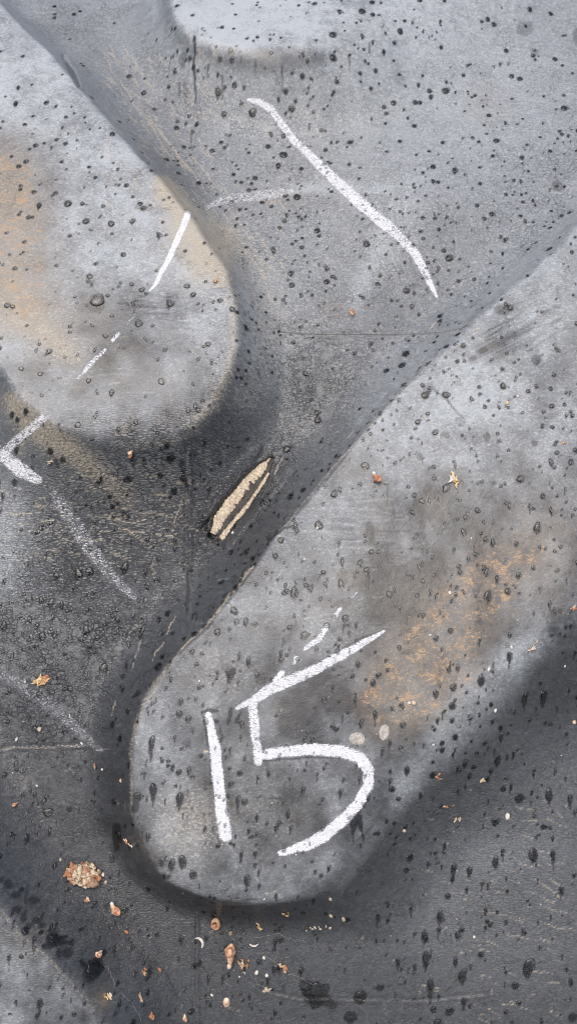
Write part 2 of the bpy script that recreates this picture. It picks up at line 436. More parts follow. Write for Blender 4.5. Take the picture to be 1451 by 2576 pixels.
for k in range(620):            # short splits following the same directions
    z = rng.choice([0, 0, 0, 1, 1, 2, 3, 3, 4])
    if z == 0: x, y, a, L = rng.uniform(260, 560), rng.uniform(120, 520), 52, rng.uniform(10, 45)
    elif z == 1: x, y, a, L = rng.uniform(0, 480), rng.uniform(1190, 1420), 10, rng.uniform(10, 50)
    elif z == 2: x, y, a, L = rng.uniform(1050, 1451), rng.uniform(1980, 2560), 16, rng.uniform(8, 40)
    elif z == 3: x, y, a, L = rng.uniform(520, 720), rng.uniform(480, 780), 55, rng.uniform(8, 30)
    else: x, y, a, L = rng.uniform(0, 1451), rng.uniform(0, 2576), rng.uniform(-30, 60), rng.uniform(6, 20)
    a = math.radians(a + rng.normal(0, 10))
    e = np.array([math.cos(a), math.sin(a)]) * L / 2
    c = np.array([x, y]); m_ = c + rng.normal(0, 2, 2)
    paint('line', [c - e, m_, c + e], [1.2, 2.5, 1.2], rng.uniform(.3, .7), wob=.3)
for k in range(170):
    x, y = rng.uniform(0, 1451), rng.uniform(0, 2576); a = math.radians(rng.choice([-12, 5, 40, 80, -50]) + rng.normal(0, 12)); L = rng.uniform(20, 110)
    e = np.array([math.cos(a), math.sin(a)]) * L / 2; c = np.array([x, y]); b_ = c + np.array([-e[1], e[0]]) * rng.normal(0, .12)
    if rng.random() < .5: paint('dust_and_light', [c - e, b_, c + e], [1.2, rng.uniform(1.6, 3), 1.2], rng.uniform(.08, .22), wob=.2, op='add')
    else: paint('dust_and_light', [c - e, b_, c + e], [1.2, rng.uniform(1.6, 3.4), 1.2], -rng.uniform(.1, .25), wob=.2, op='add')
for cx, cy, n_, sp_, L_, an_, k_ in ((900,1340,46,70,120,2,.16),(960,1420,30,50,90,0,-.16),(1060,1290,20,40,120,75,-.1),(1000,1480,26,50,90,-4,.12),(420,760,24,40,110,5,-.14),(470,820,20,30,90,0,.12),(1300,830,34,50,120,-28,-.16),
                                     (300,700,30,80,100,-10,.12),(990,560,26,60,150,80,.16),(620,780,26,60,60,85,-.14),(600,900,30,80,70,80,.12),(200,950,26,60,120,-5,.12),(1150,1100,30,120,80,-8,.12),(1300,1250,30,120,80,10,-.12)):
    for i in range(n_):
        c = np.array([cx, cy]) + rng.normal(0, sp_, 2) * (1, .8); a = math.radians(an_ + rng.normal(0, 5)); e = np.array([math.cos(a), math.sin(a)]) * L_ * rng.uniform(.2, .7)
        paint('dust_and_light', [c - e, c, c + e], [1, rng.uniform(2, 5), 1], k_ * rng.uniform(.5, 1.3), wob=.3, op='add')
# mould seams
SEAMS = [([(640,822),(720,838),(830,842),(960,842),(1060,840),(1130,832),(1180,820)], 4, .75), ([(0,1882),(60,1880),(150,1878),(220,1872),(285,1886)], 3, .32), ([(650,2490),(760,2512),(900,2514),(1050,2518),(1180,2506),(1240,2500)], 3, .3)]
for p, w, k in SEAMS:
    paint('line', [(x, y + 3) for x, y in p], [w * .5, w * .7, w * .5], k * .55, wob=.4)
    paint('wet', p, [w * .4, w * .7, w * .4], k * .8, wob=.4)
ribs = [[(478,1130),(478,1250),(477,1400),(477,1500),(474,1600)], [(492,70),(494,180),(500,330)], [(495,2300),(495,2420),(497,2576)]]

# ---- smears of water and black drip marks
paint('wet', [(489,95),(489,150),(492,200),(490,260)], [5,7,5,3], .8)
for x, y, L in ((585,130,30),(640,150,26),(708,170,60),(556,190,60),(450,210,30),(525,160,34),(605,140,20),(880,140,40),(930,110,30),(480,330,40)):
    paint('wet', [(x, y), (x + 1, y + L)], [7, 3], .6)
paint('wet', [(517,1808),(520,1850),(528,1895),(530,1950)], [16,12,6,4], 1)
paint('wet', [(540,1890),(560,1855),(553,1820)], [3,10,4], .7)
paint('wet', [(740,1876),(800,1870),(880,1882),(925,1910),(940,1950)], [5,9,8,8,6], .9)
paint('wet', [(660,1915),(730,1910),(800,1905),(860,1906)], [4,6,7,4], .8)
paint('wet', [(960,1590),(900,1610),(860,1632)], [4,8,6], .7)
paint('wet', [(580,1785),(575,1820)], [14,10], 1); paint('wet', [(605,1795),(595,1815),(612,1822)], [8,10,6], 1); paint('wet', [(520,1787),(545,1786)], [12,8], 1)
paint('wet', [(893,2040),(890,2075),(884,2100)], [26,18,4], 1); paint('wet', [(900,2060),(908,2090),(912,2112)], [18,6,5], 1)
paint('wet', [(770,2480),(800,2505),(835,2530)], [34,40,22], 1)
paint('wet', [(295,2080),(296,2110),(292,2140)], [20,22,8], 1)
paint('wet', [(205,2420),(222,2440),(232,2455)], [12,26,14], 1); paint('wet', [(122,2362),(145,2366),(165,2358)], [14,18,12], 1); paint('wet', [(112,2382),(135,2380),(165,2374),(182,2376)], [14,6,8,10], 1)
for x, y, rx, ry in ((150,2400,10,14),(170,2400,14,14),(85,2266,18,11),(60,2310,10,14),(95,2318,12,10),(108,2330,10,8),(75,2330,12,8),(130,2345,10,8),(20,2225,12,14),(40,2252,14,10),(0,2215,10,10),(45,2290,14,8)):
    blob('wet', x, y, rx, ry, .8, op='max', sharp=True)
paint('wet', [(166,150),(180,178),(197,215)], [5,12,7], .7, wob=1)           # a shaving torn from the crest
paint('wet', [(456,1160),(462,1200),(475,1240)], [12,10,4], .9)
paint('wet', [(360,1155),(366,1190)], [10,5], .8); paint('wet', [(140,1160),(146,1180)], [12,8], .8); paint('wet', [(330,1160),(334,1175)], [10,6], .8)
paint('wet', [(348,1745),(335,1755)], [14,6], .9); paint('wet', [(582,1690),(578,1715)], [24,12], 1); paint('wet', [(345,2005),(340,2035)], [16,20], .9)
crest = resample0([(455,1637),(520,1575),(610,1460),(700,1340),(830,1185),(960,1040),(1090,903),(1210,790)], 300)
for k in range(46):
    i = rng.integers(6, 290); t_ = crest[i + 3] - crest[i - 3]; t_ = t_ / np.linalg.norm(t_); nn_ = np.array([t_[1], -t_[0]])
    if nn_[0] > 0: nn_ = -nn_
    c_ = crest[i] + nn_ * abs(rng.normal(2, 9)); L = rng.uniform(5, 18)
    paint('wet', [c_ - t_ * L / 2, c_ + nn_ * 1.5, c_ + t_ * L / 2], [2, rng.uniform(3, 7), 2], .85, wob=.4)
for k in range(30):
    f = rng.random(); c_ = np.array([560 + 50 * math.sin(f * 3) + rng.uniform(8, 60), 640 + f * 420]); L = rng.uniform(6, 20); a_ = rng.normal(.25, .2)
    e_ = np.array([math.sin(a_), math.cos(a_)]) * L / 2
    paint('wet', [c_ - e_, c_, c_ + e_], [2, rng.uniform(3, 6), 2], .6, wob=.5)
paint('dust_and_light', [(415,-20),(425,40),(455,88),(510,125),(600,152),(700,160),(800,150)], [30,40,50,50,50,50,40], -.26, edge=.8, op='add')  # shade below the top lug's edge, painted into the colour
paint('dust_and_light', [(445,-20),(455,30),(485,70),(540,98),(640,112),(760,108)], [30,30,30,30,26,20], .16, edge=.8, op='add')  # paler along the crest of that edge
paint('wet', [(690,1350),(720,1330),(740,1318)], [6,10,3], .8); paint('wet', [(640,1460),(612,1472)], [4,7], .8)

for a in ((620,1250,70,120,-.10,32),(520,1330,40,40,-.12)): blob('dust_and_light', *a)
for a in ((690,1200,60,70,.5),(520,1330,50,50,.7)): blob('crack', *a)
paint('wet', [(510,1310),(522,1332),(540,1358),(560,1362)], [16,20,10,4], .8)
paint('wet', [(690,1160),(676,1185),(664,1205)], [3,7,5], .8)
# ---- chalk
CHALK = {
 'long':  dict(parts=[([(622,250),(650,256),(680,274),(705,310),(745,358),(800,412),(860,468),(920,524),(965,562),(1010,602),(1045,640),(1070,690),(1098,746)],[8,20,22,22,24,27,33,36,34,27,27,22,9],1.0)], own=-1),
 'faint': dict(parts=[([(520,520),(560,505),(620,494),(680,488),(732,482)],[14,26,32,30,16],.72)], own=-1),
 'tick':  dict(parts=[([(473,538),(450,592),(425,652),(395,708),(377,733)],[20,19,17,13,6],1.0)], own=0),
 'dash':  dict(parts=[([(300,840),(284,856)],[10,12],.85),([(262,880),(228,915),(195,950)],[12,16,9],.72),([(345,780),(335,795),(318,815)],[5,7,5],.6)], own=0),
 'bar':   dict(parts=[([(107,1052),(60,1092),(12,1134)],[26,27,26],.82)], own=0),
 'block': dict(parts=[([(8,1146),(50,1180),(94,1206)],[38,42,30],1.0),([(-6,1130),(6,1158)],[30,30],.6)], own=-1),
 'crackly':dict(parts=[([(140,1250),(185,1310),(225,1380),(265,1428),(298,1465),(335,1502)],[36,42,44,38,30,20],.72)], own=-1),
 'low':   dict(parts=[([(-10,1690),(60,1725),(130,1775),(190,1832),(252,1886)],[28,36,38,32,18],.52)], own=-1),
 'one':   dict(parts=[([(524,1800),(540,1885),(548,1965),(556,2030),(567,2102)],[20,32,32,34,38],1.0)], own=1),
 'five':  dict(parts=[([(966,1590),(905,1622),(830,1664),(760,1700),(690,1728),(640,1758),(596,1783)],[9,22,28,30,34,26,10],.92),([(634,1765),(642,1835),(650,1918)],[28,28,24],.9),
                      ([(650,1902),(720,1890),(790,1886),(860,1890),(905,1906),(927,1938),(926,1974),(903,2018),(868,2058),(820,2098),(770,2128),(706,2146)],[26,32,34,36,36,32,32,30,32,34,32,18],.98)], own=1),
 'dots':  dict(parts=[([(898,1490),(878,1508)],[6,7],.7),([(858,1530),(846,1546)],[12,13],.85),([(822,1575),(800,1606),(765,1632)],[14,18,12],.85),([(745,1655),(740,1668)],[14,10],.8),([(708,1694),(692,1710)],[16,12],1)], own=1),
}
CHALK_ID = np.full(len(U), -1)
for ck, (name, c) in enumerate(CHALK.items()):
    for pts, w, k in c['parts']:
        i, cov = paint('chalk', pts, np.array(w) * .96, k, wob=.6, edge=.34)
        j = i[cov > .03]; CHALK_ID[j] = ck
paint('chalk', [(0,135),(30,135)], [10,6], .35); paint('chalk', [(835,790),(860,792)], [6,4], .3); paint('chalk', [(340,410),(348,440)], [4,4], .45)
paint('line', [(515,1890),(548,1886)], [6,4], 1, wob=.3)

# ------------------------------------------------------------------ fine relief that is real geometry
def dent(pts, widths, depth):
    i, c = stroke(pts, widths, .5, .5); Hh[i] += depth * c
for p, w, k in SEAMS:
    dent([(x, y - 2) for x, y in p], [w * 2, w * 3, w * 2], -.0006 * k); dent([(x, y + 4) for x, y in p], [w * 2, w * 3, w * 2], .0005 * k)
for p in ribs: dent(p, [9, 11, 9], .00055); dent([(x - 9, y) for x, y in p], [7, 8, 7], -.0003)
i, c = stroke([(x - 2, y) for x, y in GASH], [10, 40, 58, 60, 52, 22], 2.2, .25); Hh[i] -= .0019 * c * (.75 + .5 * fbm(U[i] * 700, V[i] * 700, 2))
for off in (-1, 1):
    dent([(x + off * 36, y + off * 26) for x, y in GASH], [16, 30, 30, 30, 24, 16], .0010)
dent([(160,140),(178,172),(197,215)], [8, 16, 10], -.0012)
fine = (fbm(U * 420, V * 420, 3) - .5)
Hh = Hh + 0.00022 * fine * (1 - .5 * top)
P1 = place(U, V, Hh)

# vertex normals from the whole sheet, so that the lugs and the carcass shade as one skin
G = P1.reshape(NV, NU, 3)
nrm = np.cross(np.gradient(G, axis=1), np.gradient(G, axis=0)).reshape(-1, 3)
nrm /= np.linalg.norm(nrm, axis=1)[:, None] + 1e-12
flip = np.sign(np.sum(nrm * (P1 - np.array([U0, R, 0])), axis=1)[len(nrm) // 2])
nrm *= flip

# ------------------------------------------------------------------ drops of water are stamped into the wetness first, so choose them here
drops = []
def add_drop(x, y, s, kind): drops.append((x, y, s, kind))
big = [(243,757,34,'round'),(425,765,22,'oval'),(347,815,18,'round'),(405,960,18,'round'),(470,720,14,'round'),(578,1693,24,'blot'),(620,2215,18,'oval'),(485,2203,15,'round'),(430,2176,18,'oval'),(457,2168,20,'oval'),
       (1067,2357,20,'oval'),(1105,2308,20,'oval'),(1163,2457,22,'oval'),(1070,2410,24,'tear'),(1035,2595,20,'oval'),(1327,2435,30,'oval'),(1245,2170,18,'oval'),(1340,2150,24,'oval'),(1380,2002,22,'oval'),(1433,2010,16,'tear'),
       (905,2510,26,'round'),(955,2485,14,'round'),(1080,2480,20,'tear'),(1165,2520,16,'tear'),(1250,1915,18,'oval'),(1365,1755,22,'tear'),(1320,1755,18,'tear'),(1305,2010,18,'round'),(1265,1985,12,'round'),
       (1030,2160,14,'round'),(1125,2255,12,'round'),(1190,1930,10,'round'),(1112,1870,10,'round'),(1280,1650,18,'tear'),(765,1600,20,'blot'),(580,1390,14,'blot'),(385,1985,22,'tear'),(450,2010,22,'tear'),(140,1450,16,'vee'),
       (225,1440,18,'vee'),(75,1605,14,'vee'),(8,1575,18,'vee'),(215,1590,18,'vee'),(380,1870,20,'tear'),(125,1520,16,'vee'),(1140,1730,14,'round'),(1050,1500,12,'vee'),(855,1470,16,'vee'),(905,1420,14,'vee'),(950,1700,12,'round'),
       (1010,920,18,'round'),(1365,1250,14,'round'),(650,2420,10,'round'),(1145,2420,14,'oval'),(755,2445,14,'oval'),(690,2440,16,'oval'),(702,2438,14,'oval'),(345,2005,18,'blot'),(880,2560,24,'blot'),(1130,2545,16,'blot'),(795,2505,46,'blot'),(770,2490,22,'blot'),(1295,2480,14,'blot'),(1245,2070,16,'blot'),(1410,2240,14,'tear'),(1000,2420,14,'tear'),(1180,2190,16,'tear'),(1140,2185,18,'tear'),(1220,2290,12,'tear'),(1390,2150,16,'tear'),(1440,2560,18,'blot'),(235,2440,34,'blot'),(135,2365,22,'blot'),(296,2105,24,'tear'),(890,2065,24,'blot')]
for b in big: add_drop(b[0], b[1], b[2] * (1.3 if b[1] > 1700 else 1.05), b[3])
cells = {}
def free(x, y, s):
    for i in (-1, 0, 1):
        for j in (-1, 0, 1):
            for (a, b, c) in cells.get((int(x // 40) + i, int(y // 40) + j), ()):
                if (a - x) ** 2 + (b - y) ** 2 < (0.62 * (c + s)) ** 2: return False
    return True
def put(x, y, s): cells.setdefault((int(x // 40), int(y // 40)), []).append((x, y, s))
for x, y, s, k in drops: put(x, y, s)
tries = 0
while len(drops) < 2800 and tries < 50000:
    tries += 1
    x, y = rng.uniform(-5, 1456), rng.uniform(-5, 2581)
    dens = .60 + 1.1 * (vnoise(np.array([x / 110.]), np.array([y / 110.]))[0] - .5)
    if y > 1900 and x > 950: dens *= .75
    if y < 500 and x < 420 and x > y * .8: dens *= .35
    if 300 < y < 800 and x > 450: dens *= 1.25
    if 850 < y < 1300 and x > 950: dens *= 1.35
    if rng.random() > dens: continue
    s = float(np.clip(rng.lognormal(math.log(8.6), .42), 4.4, 22))
    if y < 1300: s *= .92
    if not free(x, y, s): continue
    f = y / 2576
    r = rng.random()
    if f < .45: kind = 'round' if r < .7 else ('oval' if r < .92 else 'tear')
    elif f < .72: kind = 'round' if r < .42 else ('vee' if r < .68 else ('tear' if r < .88 else 'oval'))
    else: kind = 'oval' if r < .45 else ('tear' if r < .72 else 'round')
    put(x, y, s); add_drop(x, y, s, kind)
    if rng.random() < .12:
        s2 = s * rng.uniform(.6, .9); a = rng.uniform(0, 6.28)
        add_drop(x + math.cos(a) * s * .9, y + math.sin(a) * s * .9, s2, 'round')
dx_, dy_ = np.array([d[0] for d in drops]), np.array([d[1] for d in drops])
du, dv, dh = surface_hit(dx_, dy_)
Pd = place(du, dv, np.maximum(dh, 0))
dz = (Pd - CAM) @ DIR
scale = dz * WW / PW                    # metres per image pixel at each drop
iu = np.clip(np.searchsorted(us, du), 1, NU - 2); iv = np.clip(np.searchsorted(vs, dv), 1, NV - 2)
def stamp(k, r_u, r_v, tail, amt):
    wu = int(r_u * 1.7 / SP) + 2; wv = int((r_v * 1.7 + tail) / SP) + 2
    a0, a1 = max(iu[k] - wu, 0), min(iu[k] + wu + 1, NU); b0, b1 = max(iv[k] - wv, 0), min(iv[k] + wv + 1, NV)
    ids = (np.arange(b0, b1)[:, None] * NU + np.arange(a0, a1)[None, :])
    x = (U[ids] - du[k]) / r_u; y = (V[ids] - dv[k])
    yy = np.where(y < 0, np.sign(y) * np.maximum(np.abs(y) - tail * np.clip(1 - np.abs(x), 0, 1), 0), y) / r_v
    g = 1 - sstep(.7, 1.25, np.hypot(x, yy))
    M['wet'][ids] = np.maximum(M['wet'][ids], amt * g)
for k, (x, y, s, kind) in enumerate(drops):
    r = .5 * s * scale[k]
    tail = r * rng.uniform(1, 3) if (kind == 'tear' and y > 1100) else (r * .6 if kind in ('oval', 'vee') else 0)
    stamp(k, r * (.62 if kind in ('tear', 'oval') else 1.0), r * 1.05, tail, 1.0)

# ------------------------------------------------------------------ rubber
def new_mat(name):
    m = bpy.data.materials.new(name); m.use_nodes = True
    m.node_tree.nodes.clear()
    return m, m.node_tree.nodes, m.node_tree.links

class NT:
    def __init__(s, name):
        s.m, s.n, s.l = new_mat(name)
    def node(s, t, **kw):
        n = s.n.new(t)
        for k, v in kw.items(): setattr(n, k, v)
        return n
    def put(s, sock, v):
        if hasattr(v, 'links') or hasattr(v, 'is_output'): s.l.new(v, sock)
        else: sock.default_value = v
    def math(s, op, a, b=0.0, clamp=False):
        n = s.node('ShaderNodeMath', operation=op, use_clamp=clamp); s.put(n.inputs[0], a); s.put(n.inputs[1], b); return n.outputs[0]
    def mul(s, a, b): return s.math('MULTIPLY', a, b)
    def add(s, a, b): return s.math('ADD', a, b)
    def range(s, v, a, b, c=0.0, d=1.0, smooth=True):
        n = s.node('ShaderNodeMapRange', interpolation_type='SMOOTHSTEP' if smooth else 'LINEAR')
        for i, x in enumerate((v, a, b, c, d)): s.put(n.inputs[i], x)
        return n.outputs[0]
    def mix(s, f, a, b):
        n = s.node('ShaderNodeMix', data_type='RGBA'); s.put(n.inputs[0], f); s.put(n.inputs[6], a); s.put(n.inputs[7], b); return n.outputs[2]
    def fmix(s, f, a, b):
        n = s.node('ShaderNodeMix', data_type='FLOAT'); s.put(n.inputs[0], f); s.put(n.inputs[2], a); s.put(n.inputs[3], b); return n.outputs[0]
    def attr(s, name):
        n = s.node('ShaderNodeAttribute', attribute_name=name); return n
    def noise(s, vec, scale, detail=4, rough=.55):
        n = s.node('ShaderNodeTexNoise'); s.put(n.inputs['Vector'], vec); n.inputs['Scale'].default_value = scale
        n.inputs['Detail'].default_value = detail; n.inputs['Roughness'].default_value = rough; return n.outputs[0]
    def mapv(s, vec, sc, rot=0.0):
        n = s.node('ShaderNodeMapping'); s.put(n.inputs[0], vec); n.inputs['Scale'].default_value = sc; n.inputs['Rotation'].default_value = (0, 0, rot); return n.outputs[0]
    def voro(s, vec, scale, feature='DISTANCE_TO_EDGE'):
        n = s.node('ShaderNodeTexVoronoi', feature=feature); s.put(n.inputs['Vector'], vec); n.inputs['Scale'].default_value = scale; return n.outputs[0]

def C(r, g, b): return (r, g, b, 1.0)

t = NT('weathered_rubber')
vec = t.attr('surf').outputs['Vector']
A = {k: t.attr(k).outputs['Fac'] for k in M}
warp = t.node('ShaderNodeTexNoise'); t.put(warp.inputs['Vector'], vec); warp.inputs['Scale'].default_value = 260; warp.inputs['Detail'].default_value = 2
wv = t.node('ShaderNodeVectorMath', operation='MULTIPLY_ADD'); t.put(wv.inputs[0], warp.outputs['Color']); wv.inputs[1].default_value = (.0012, .0012, 0); t.put(wv.inputs[2], vec)
wvec = wv.outputs[0]
n_big = t.noise(vec, 55, 5, .6)
n_mid = t.noise(vec, 260, 5, .62)
n_fine = t.noise(vec, 1100, 4, .65)
n_grain = t.noise(vec, 2600, 2, .6)
n_pat = t.noise(t.mapv(vec, (1, 1.5, 1), .2), 130, 6, .68)
n_str = t.noise(t.mapv(vec, (1, 3.2, 1), -.12), 900, 3, .6)
cells_a = t.voro(t.mapv(wvec, (1, 1.5, 1), .3), 860)
cells_b = t.voro(t.mapv(wvec, (1, 1.3, 1), -.4), 420)
wrk_v = t.voro(t.mapv(wvec, (1, 3.6, 1), .08), 360)
gate = t.range(n_mid, .38, .62)
crk_a = t.range(cells_a, .0, .12); crk_b = t.range(cells_b, .0, .07)
crk = t.math('MINIMUM', t.fmix(gate, 1.0, crk_a), t.fmix(t.range(n_big, .45, .6), 1.0, crk_b))
wrk = t.fmix(t.range(n_pat, .30, .48), 1.0, t.range(wrk_v, .0, .16))
# dusty tone, with the painted sheen and shade
def cen(n, k): return t.mul(t.math('SUBTRACT', n, .5), k)
amp = t.add(t.math('MULTIPLY', A['dust_and_light'], 1.0, True), .10)
n_p2 = t.noise(t.mapv(vec, (1, 1.7, 1), .1), 420, 5, .7)
n_p3 = t.noise(t.mapv(vec, (1, 1.5, 1), -.3), 760, 4, .75)
patch = t.range(t.add(t.mul(n_p2, .5), t.mul(n_p3, .5)), .515, .555); pdark = t.range(t.add(t.mul(n_pat, .5), t.mul(n_p3, .5)), .53, .58)
df = t.add(A['dust_and_light'], t.mul(amp, t.add(t.mul(patch, .40), t.add(t.mul(pdark, -.30), -.03))))
df = t.add(df, t.mul(amp, t.add(t.add(cen(n_pat, 1.1), cen(n_mid, 1.1)), t.add(cen(n_fine, .7), t.add(cen(n_str, 1.3), cen(n_grain, .3))))))
df = t.math('MULTIPLY', df, 1.0, True)
col = t.mix(df, C(.023, .0252, .029), C(.326, .360, .394))
# tan: earth that stayed in the pores
tn = t.mul(A['tan'], t.range(t.add(t.mul(n_fine, .45), t.mul(n_p3, .55)), t.range(A['tan'], 0, 1, .53, .37), t.range(A['tan'], 0, 1, .65, .53)))
tn = t.mul(tn, t.range(t.add(t.mul(n_pat, .5), t.mul(n_str, .5)), .36, .56, .35, 1))
tn = t.math('MULTIPLY', tn, 1.25, True)
col = t.mix(t.mul(t.math('MULTIPLY', A['tan'], 1.0, True), .32), col, C(.215, .195, .162))
col = t.mix(t.mul(tn, .82), col, C(.345, .305, .235))
speck = t.mul(t.range(n_p3, .56, .62), t.range(t.math('ADD', A['dust_and_light'], t.mul(A['tan'], .5)), .2, .6))
col = t.mix(t.mul(speck, .55), col, C(.42, .405, .345))
# rust
ra = t.math('MINIMUM', A['rust'], .9)
rs = t.range(t.add(t.mul(ra, .40), t.add(t.mul(n_pat, .5), t.add(t.mul(n_p2, .35), t.add(t.mul(n_p3, .35), t.mul(n_str, .2))))), 1.06, 1.17)
rs = t.mul(rs, t.range(ra, .05, .4))
rbrown = t.mul(ra, t.range(n_mid, .25, .6))
col = t.mix(t.mul(rbrown, .6), col, C(.17, .135, .095))
rcol = t.mix(t.range(n_grain, .35, .65), C(.25, .16, .09), C(.42, .28, .155))
col = t.mix(t.mul(rs, .9), col, rcol)
# dark pits and cracks collect nothing
pit = t.math('MULTIPLY', t.mul(t.math('SUBTRACT', 1.0, crk), A['crack']), .95, True)
wpit = t.math('MULTIPLY', t.mul(t.math('SUBTRACT', 1.0, wrk), A['wrinkle']), .75, True)
col = t.mix(pit, col, C(.016, .016, .017))
col = t.mix(wpit, col, C(.016, .016, .017))
wline = t.mul(t.mul(t.range(wrk_v, .10, .16), t.range(wrk_v, .30, .2)), t.mul(A['wrinkle'], t.range(n_mid, .5, .65)))
col = t.mix(t.mul(wline, .5), col, C(.26, .24, .20))
ln = t.mul(A['line'], t.range(n_fine, .36, .52))
col = t.mix(ln, col, C(.42, .37, .29))
# chalk holds on the high spots
n_chk = t.noise(vec, 1700, 2, .7)
hi = t.add(t.add(cen(n_chk, 1.0), cen(n_p2, .9)), t.add(cen(n_fine, .5), cen(n_str, .9)))
hi = t.math('SUBTRACT', hi, t.mul(t.mul(t.math('SUBTRACT', 1.0, wrk), A['wrinkle']), .45))
hi = t.math('SUBTRACT', hi, t.mul(t.mul(t.math('SUBTRACT', 1.0, crk), A['crack']), .8))
ch = t.range(t.add(t.mul(A['chalk'], .84), hi), .34, .74)
ch = t.math('MAXIMUM', t.mul(ch, t.range(A['chalk'], .03, .3)), t.mul(A['chalk'], .14))
# water
wet = t.mul(A['wet'], t.range(n_fine, .2, .45))
col = t.mix(t.mul(wet, .93), col, C(.008, .0085, .009))
wet_rough = t.fmix(wet, t.add(t.fmix(df, .31, .58), cen(n_pat, .45)), .14)
thin = t.range(t.add(n_mid, cen(n_str, 1.2)), .36, .70)
col = t.mix(t.mul(ch, .94), col, t.mix(t.mul(t.math('MAXIMUM', thin, t.range(A['chalk'], .75, 1.0, 0, .45)), t.range(A['chalk'], .25, .9, 0.0, 1.0)), C(.40, .42, .46), C(.72, .735, .76)))
rough = t.fmix(ch, wet_rough, .9)
# relief
hgt = t.mul(n_fine, .00012)
hgt = t.add(hgt, t.mul(n_grain, .00003))
hgt = t.add(hgt, t.mul(n_mid, .0002))
hgt = t.add(hgt, t.mul(t.mul(crk, A['crack']), .0005))
hgt = t.add(hgt, t.mul(t.mul(wrk, A['wrinkle']), .0006))
hgt = t.add(hgt, t.mul(ch, .00018))
hgt = t.math('SUBTRACT', hgt, t.mul(ln, .00012))
bump = t.node('ShaderNodeBump'); bump.inputs['Strength'].default_value = .6; bump.inputs['Distance'].default_value = 1.0
t.put(bump.inputs['Height'], hgt)
pb = t.node('ShaderNodeBsdfPrincipled')
t.put(pb.inputs['Base Color'], col); t.put(pb.inputs['Roughness'], rough); t.put(pb.inputs['Normal'], bump.outputs[0])
pb.inputs['IOR'].default_value = 1.5
t.put(pb.inputs['Specular IOR Level'], t.fmix(ch, .5, .1))
out = t.node('ShaderNodeOutputMaterial'); t.l.new(pb.outputs[0], out.inputs[0])
RUBBER = t.m

def simple(name, c1, c2, scale=900, rough=.6, bump_d=.0003, stripes=None, trans=0.0):
    s = NT(name)
    tc = s.node('ShaderNodeTexCoord').outputs['Object']
    n1 = s.noise(tc, scale, 4, .6)
    f = s.range(n1, .32, .68)
    if stripes:
        w = s.node('ShaderNodeTexWave', wave_type='BANDS', bands_direction=stripes[0]); s.put(w.inputs['Vector'], tc)
        w.inputs['Scale'].default_value = stripes[1]; w.inputs['Distortion'].default_value = 2.0
        f = s.mul(f, w.outputs['Fac'])
    col = s.mix(f, C(*c1), C(*c2))
    b = s.node('ShaderNodeBump'); b.inputs['Strength'].default_value = .7; b.inputs['Distance'].default_value = 1.0
    s.put(b.inputs['Height'], s.mul(n1, bump_d))
    p = s.node('ShaderNodeBsdfPrincipled'); s.put(p.inputs['Base Color'], col); p.inputs['Roughness'].default_value = rough
    p.inputs['Transmission Weight'].default_value = trans
    s.put(p.inputs['Normal'], b.outputs[0])
    o = s.node('ShaderNodeOutputMaterial'); s.l.new(p.outputs[0], o.inputs[0])
    return s.m

w_ = NT('rain_water')
p = w_.node('ShaderNodeBsdfPrincipled')
p.inputs['Base Color'].default_value = C(.70, .73, .75); p.inputs['Roughness'].default_value = .07
p.inputs['IOR'].default_value = 1.33; p.inputs['Transmission Weight'].default_value = 1.0
o = w_.node('ShaderNodeOutputMaterial'); w_.l.new(p.outputs[0], o.inputs[0])
WATER = w_.m

CORD = simple('cord_fabric', (.25, .20, .14), (.60, .52, .41), 1500, .9, .0002)
FLESH = simple('torn_rubber', (.012, .012, .012), (.075, .065, .055), 1500, .7, .0006)
SHELL = simple('shell_tan', (.30, .16, .09), (.56, .38, .26), 700, .4, .0001)
SHELL_RED = simple('shell_russet', (.24, .09, .045), (.42, .22, .13), 900, .4, .0001)
SHELL_PALE = simple('shell_pale', (.42, .30, .22), (.66, .55, .44), 900, .45, .0001)
WHITE = simple('bleached_shell', (.45, .43, .39), (.70, .68, .63), 900, .6, .0001)
PELLET = simple('pale_grit', (.32, .26, .20), (.52, .45, .37), 900, .7, .0002)
DISC = simple('grey_film', (.22, .215, .205), (.38, .365, .345), 1400, .8, .0002)
HUSK = simple('dry_husk', (.30, .17, .07), (.58, .40, .23), 1500, .65, .0003)
GOLD = simple('golden_husk', (.44, .29, .12), (.74, .60, .38), 1500, .55, .0003)
BARK = simple('crumbly_bark', (.20, .10, .055), (.44, .34, .24), 1300, .85, .0004)
BARK_PALE = simple('bark_pale', (.38, .30, .21), (.60, .52, .40), 1500, .85, .0003)
BARK_RED = simple('bark_red', (.26, .10, .05), (.44, .22, .12), 1500, .8, .0003)
WEB = simple('cobweb_silk', (.3, .3, .3), (.5, .5, .5), 900, .6, .0)

# ------------------------------------------------------------------ the tyre: carcass, lugs, chalk marks
def mesh_from(name, verts, quads, mat, smooth=True):
    me = bpy.data.meshes.new(name)
    me.vertices.add(len(verts)); me.vertices.foreach_set('co', np.asarray(verts, np.float32).ravel())
    q = np.asarray(quads, np.int32)
    me.loops.add(q.size); me.loops.foreach_set('vertex_index', q.ravel())
    me.polygons.add(len(q)); me.polygons.foreach_set('loop_start', np.arange(0, q.size, q.shape[1], dtype=np.int32))
    me.update(calc_edges=True)
    me.validate()
    if smooth: me.polygons.foreach_set('use_smooth', np.ones(len(me.polygons), bool))
    me.materials.append(mat)
    return me

def link(name, data, parent=None):
    ob = bpy.data.objects.new(name, data); COL.objects.link(ob)
    if parent is not None: ob.parent = parent
    return ob
def tag(ob, label, cat=None, group=None, kind=None):
    ob['label'] = label
    if cat: ob['category'] = cat
    if group: ob['group'] = group
    if kind: ob['kind'] = kind
    return ob

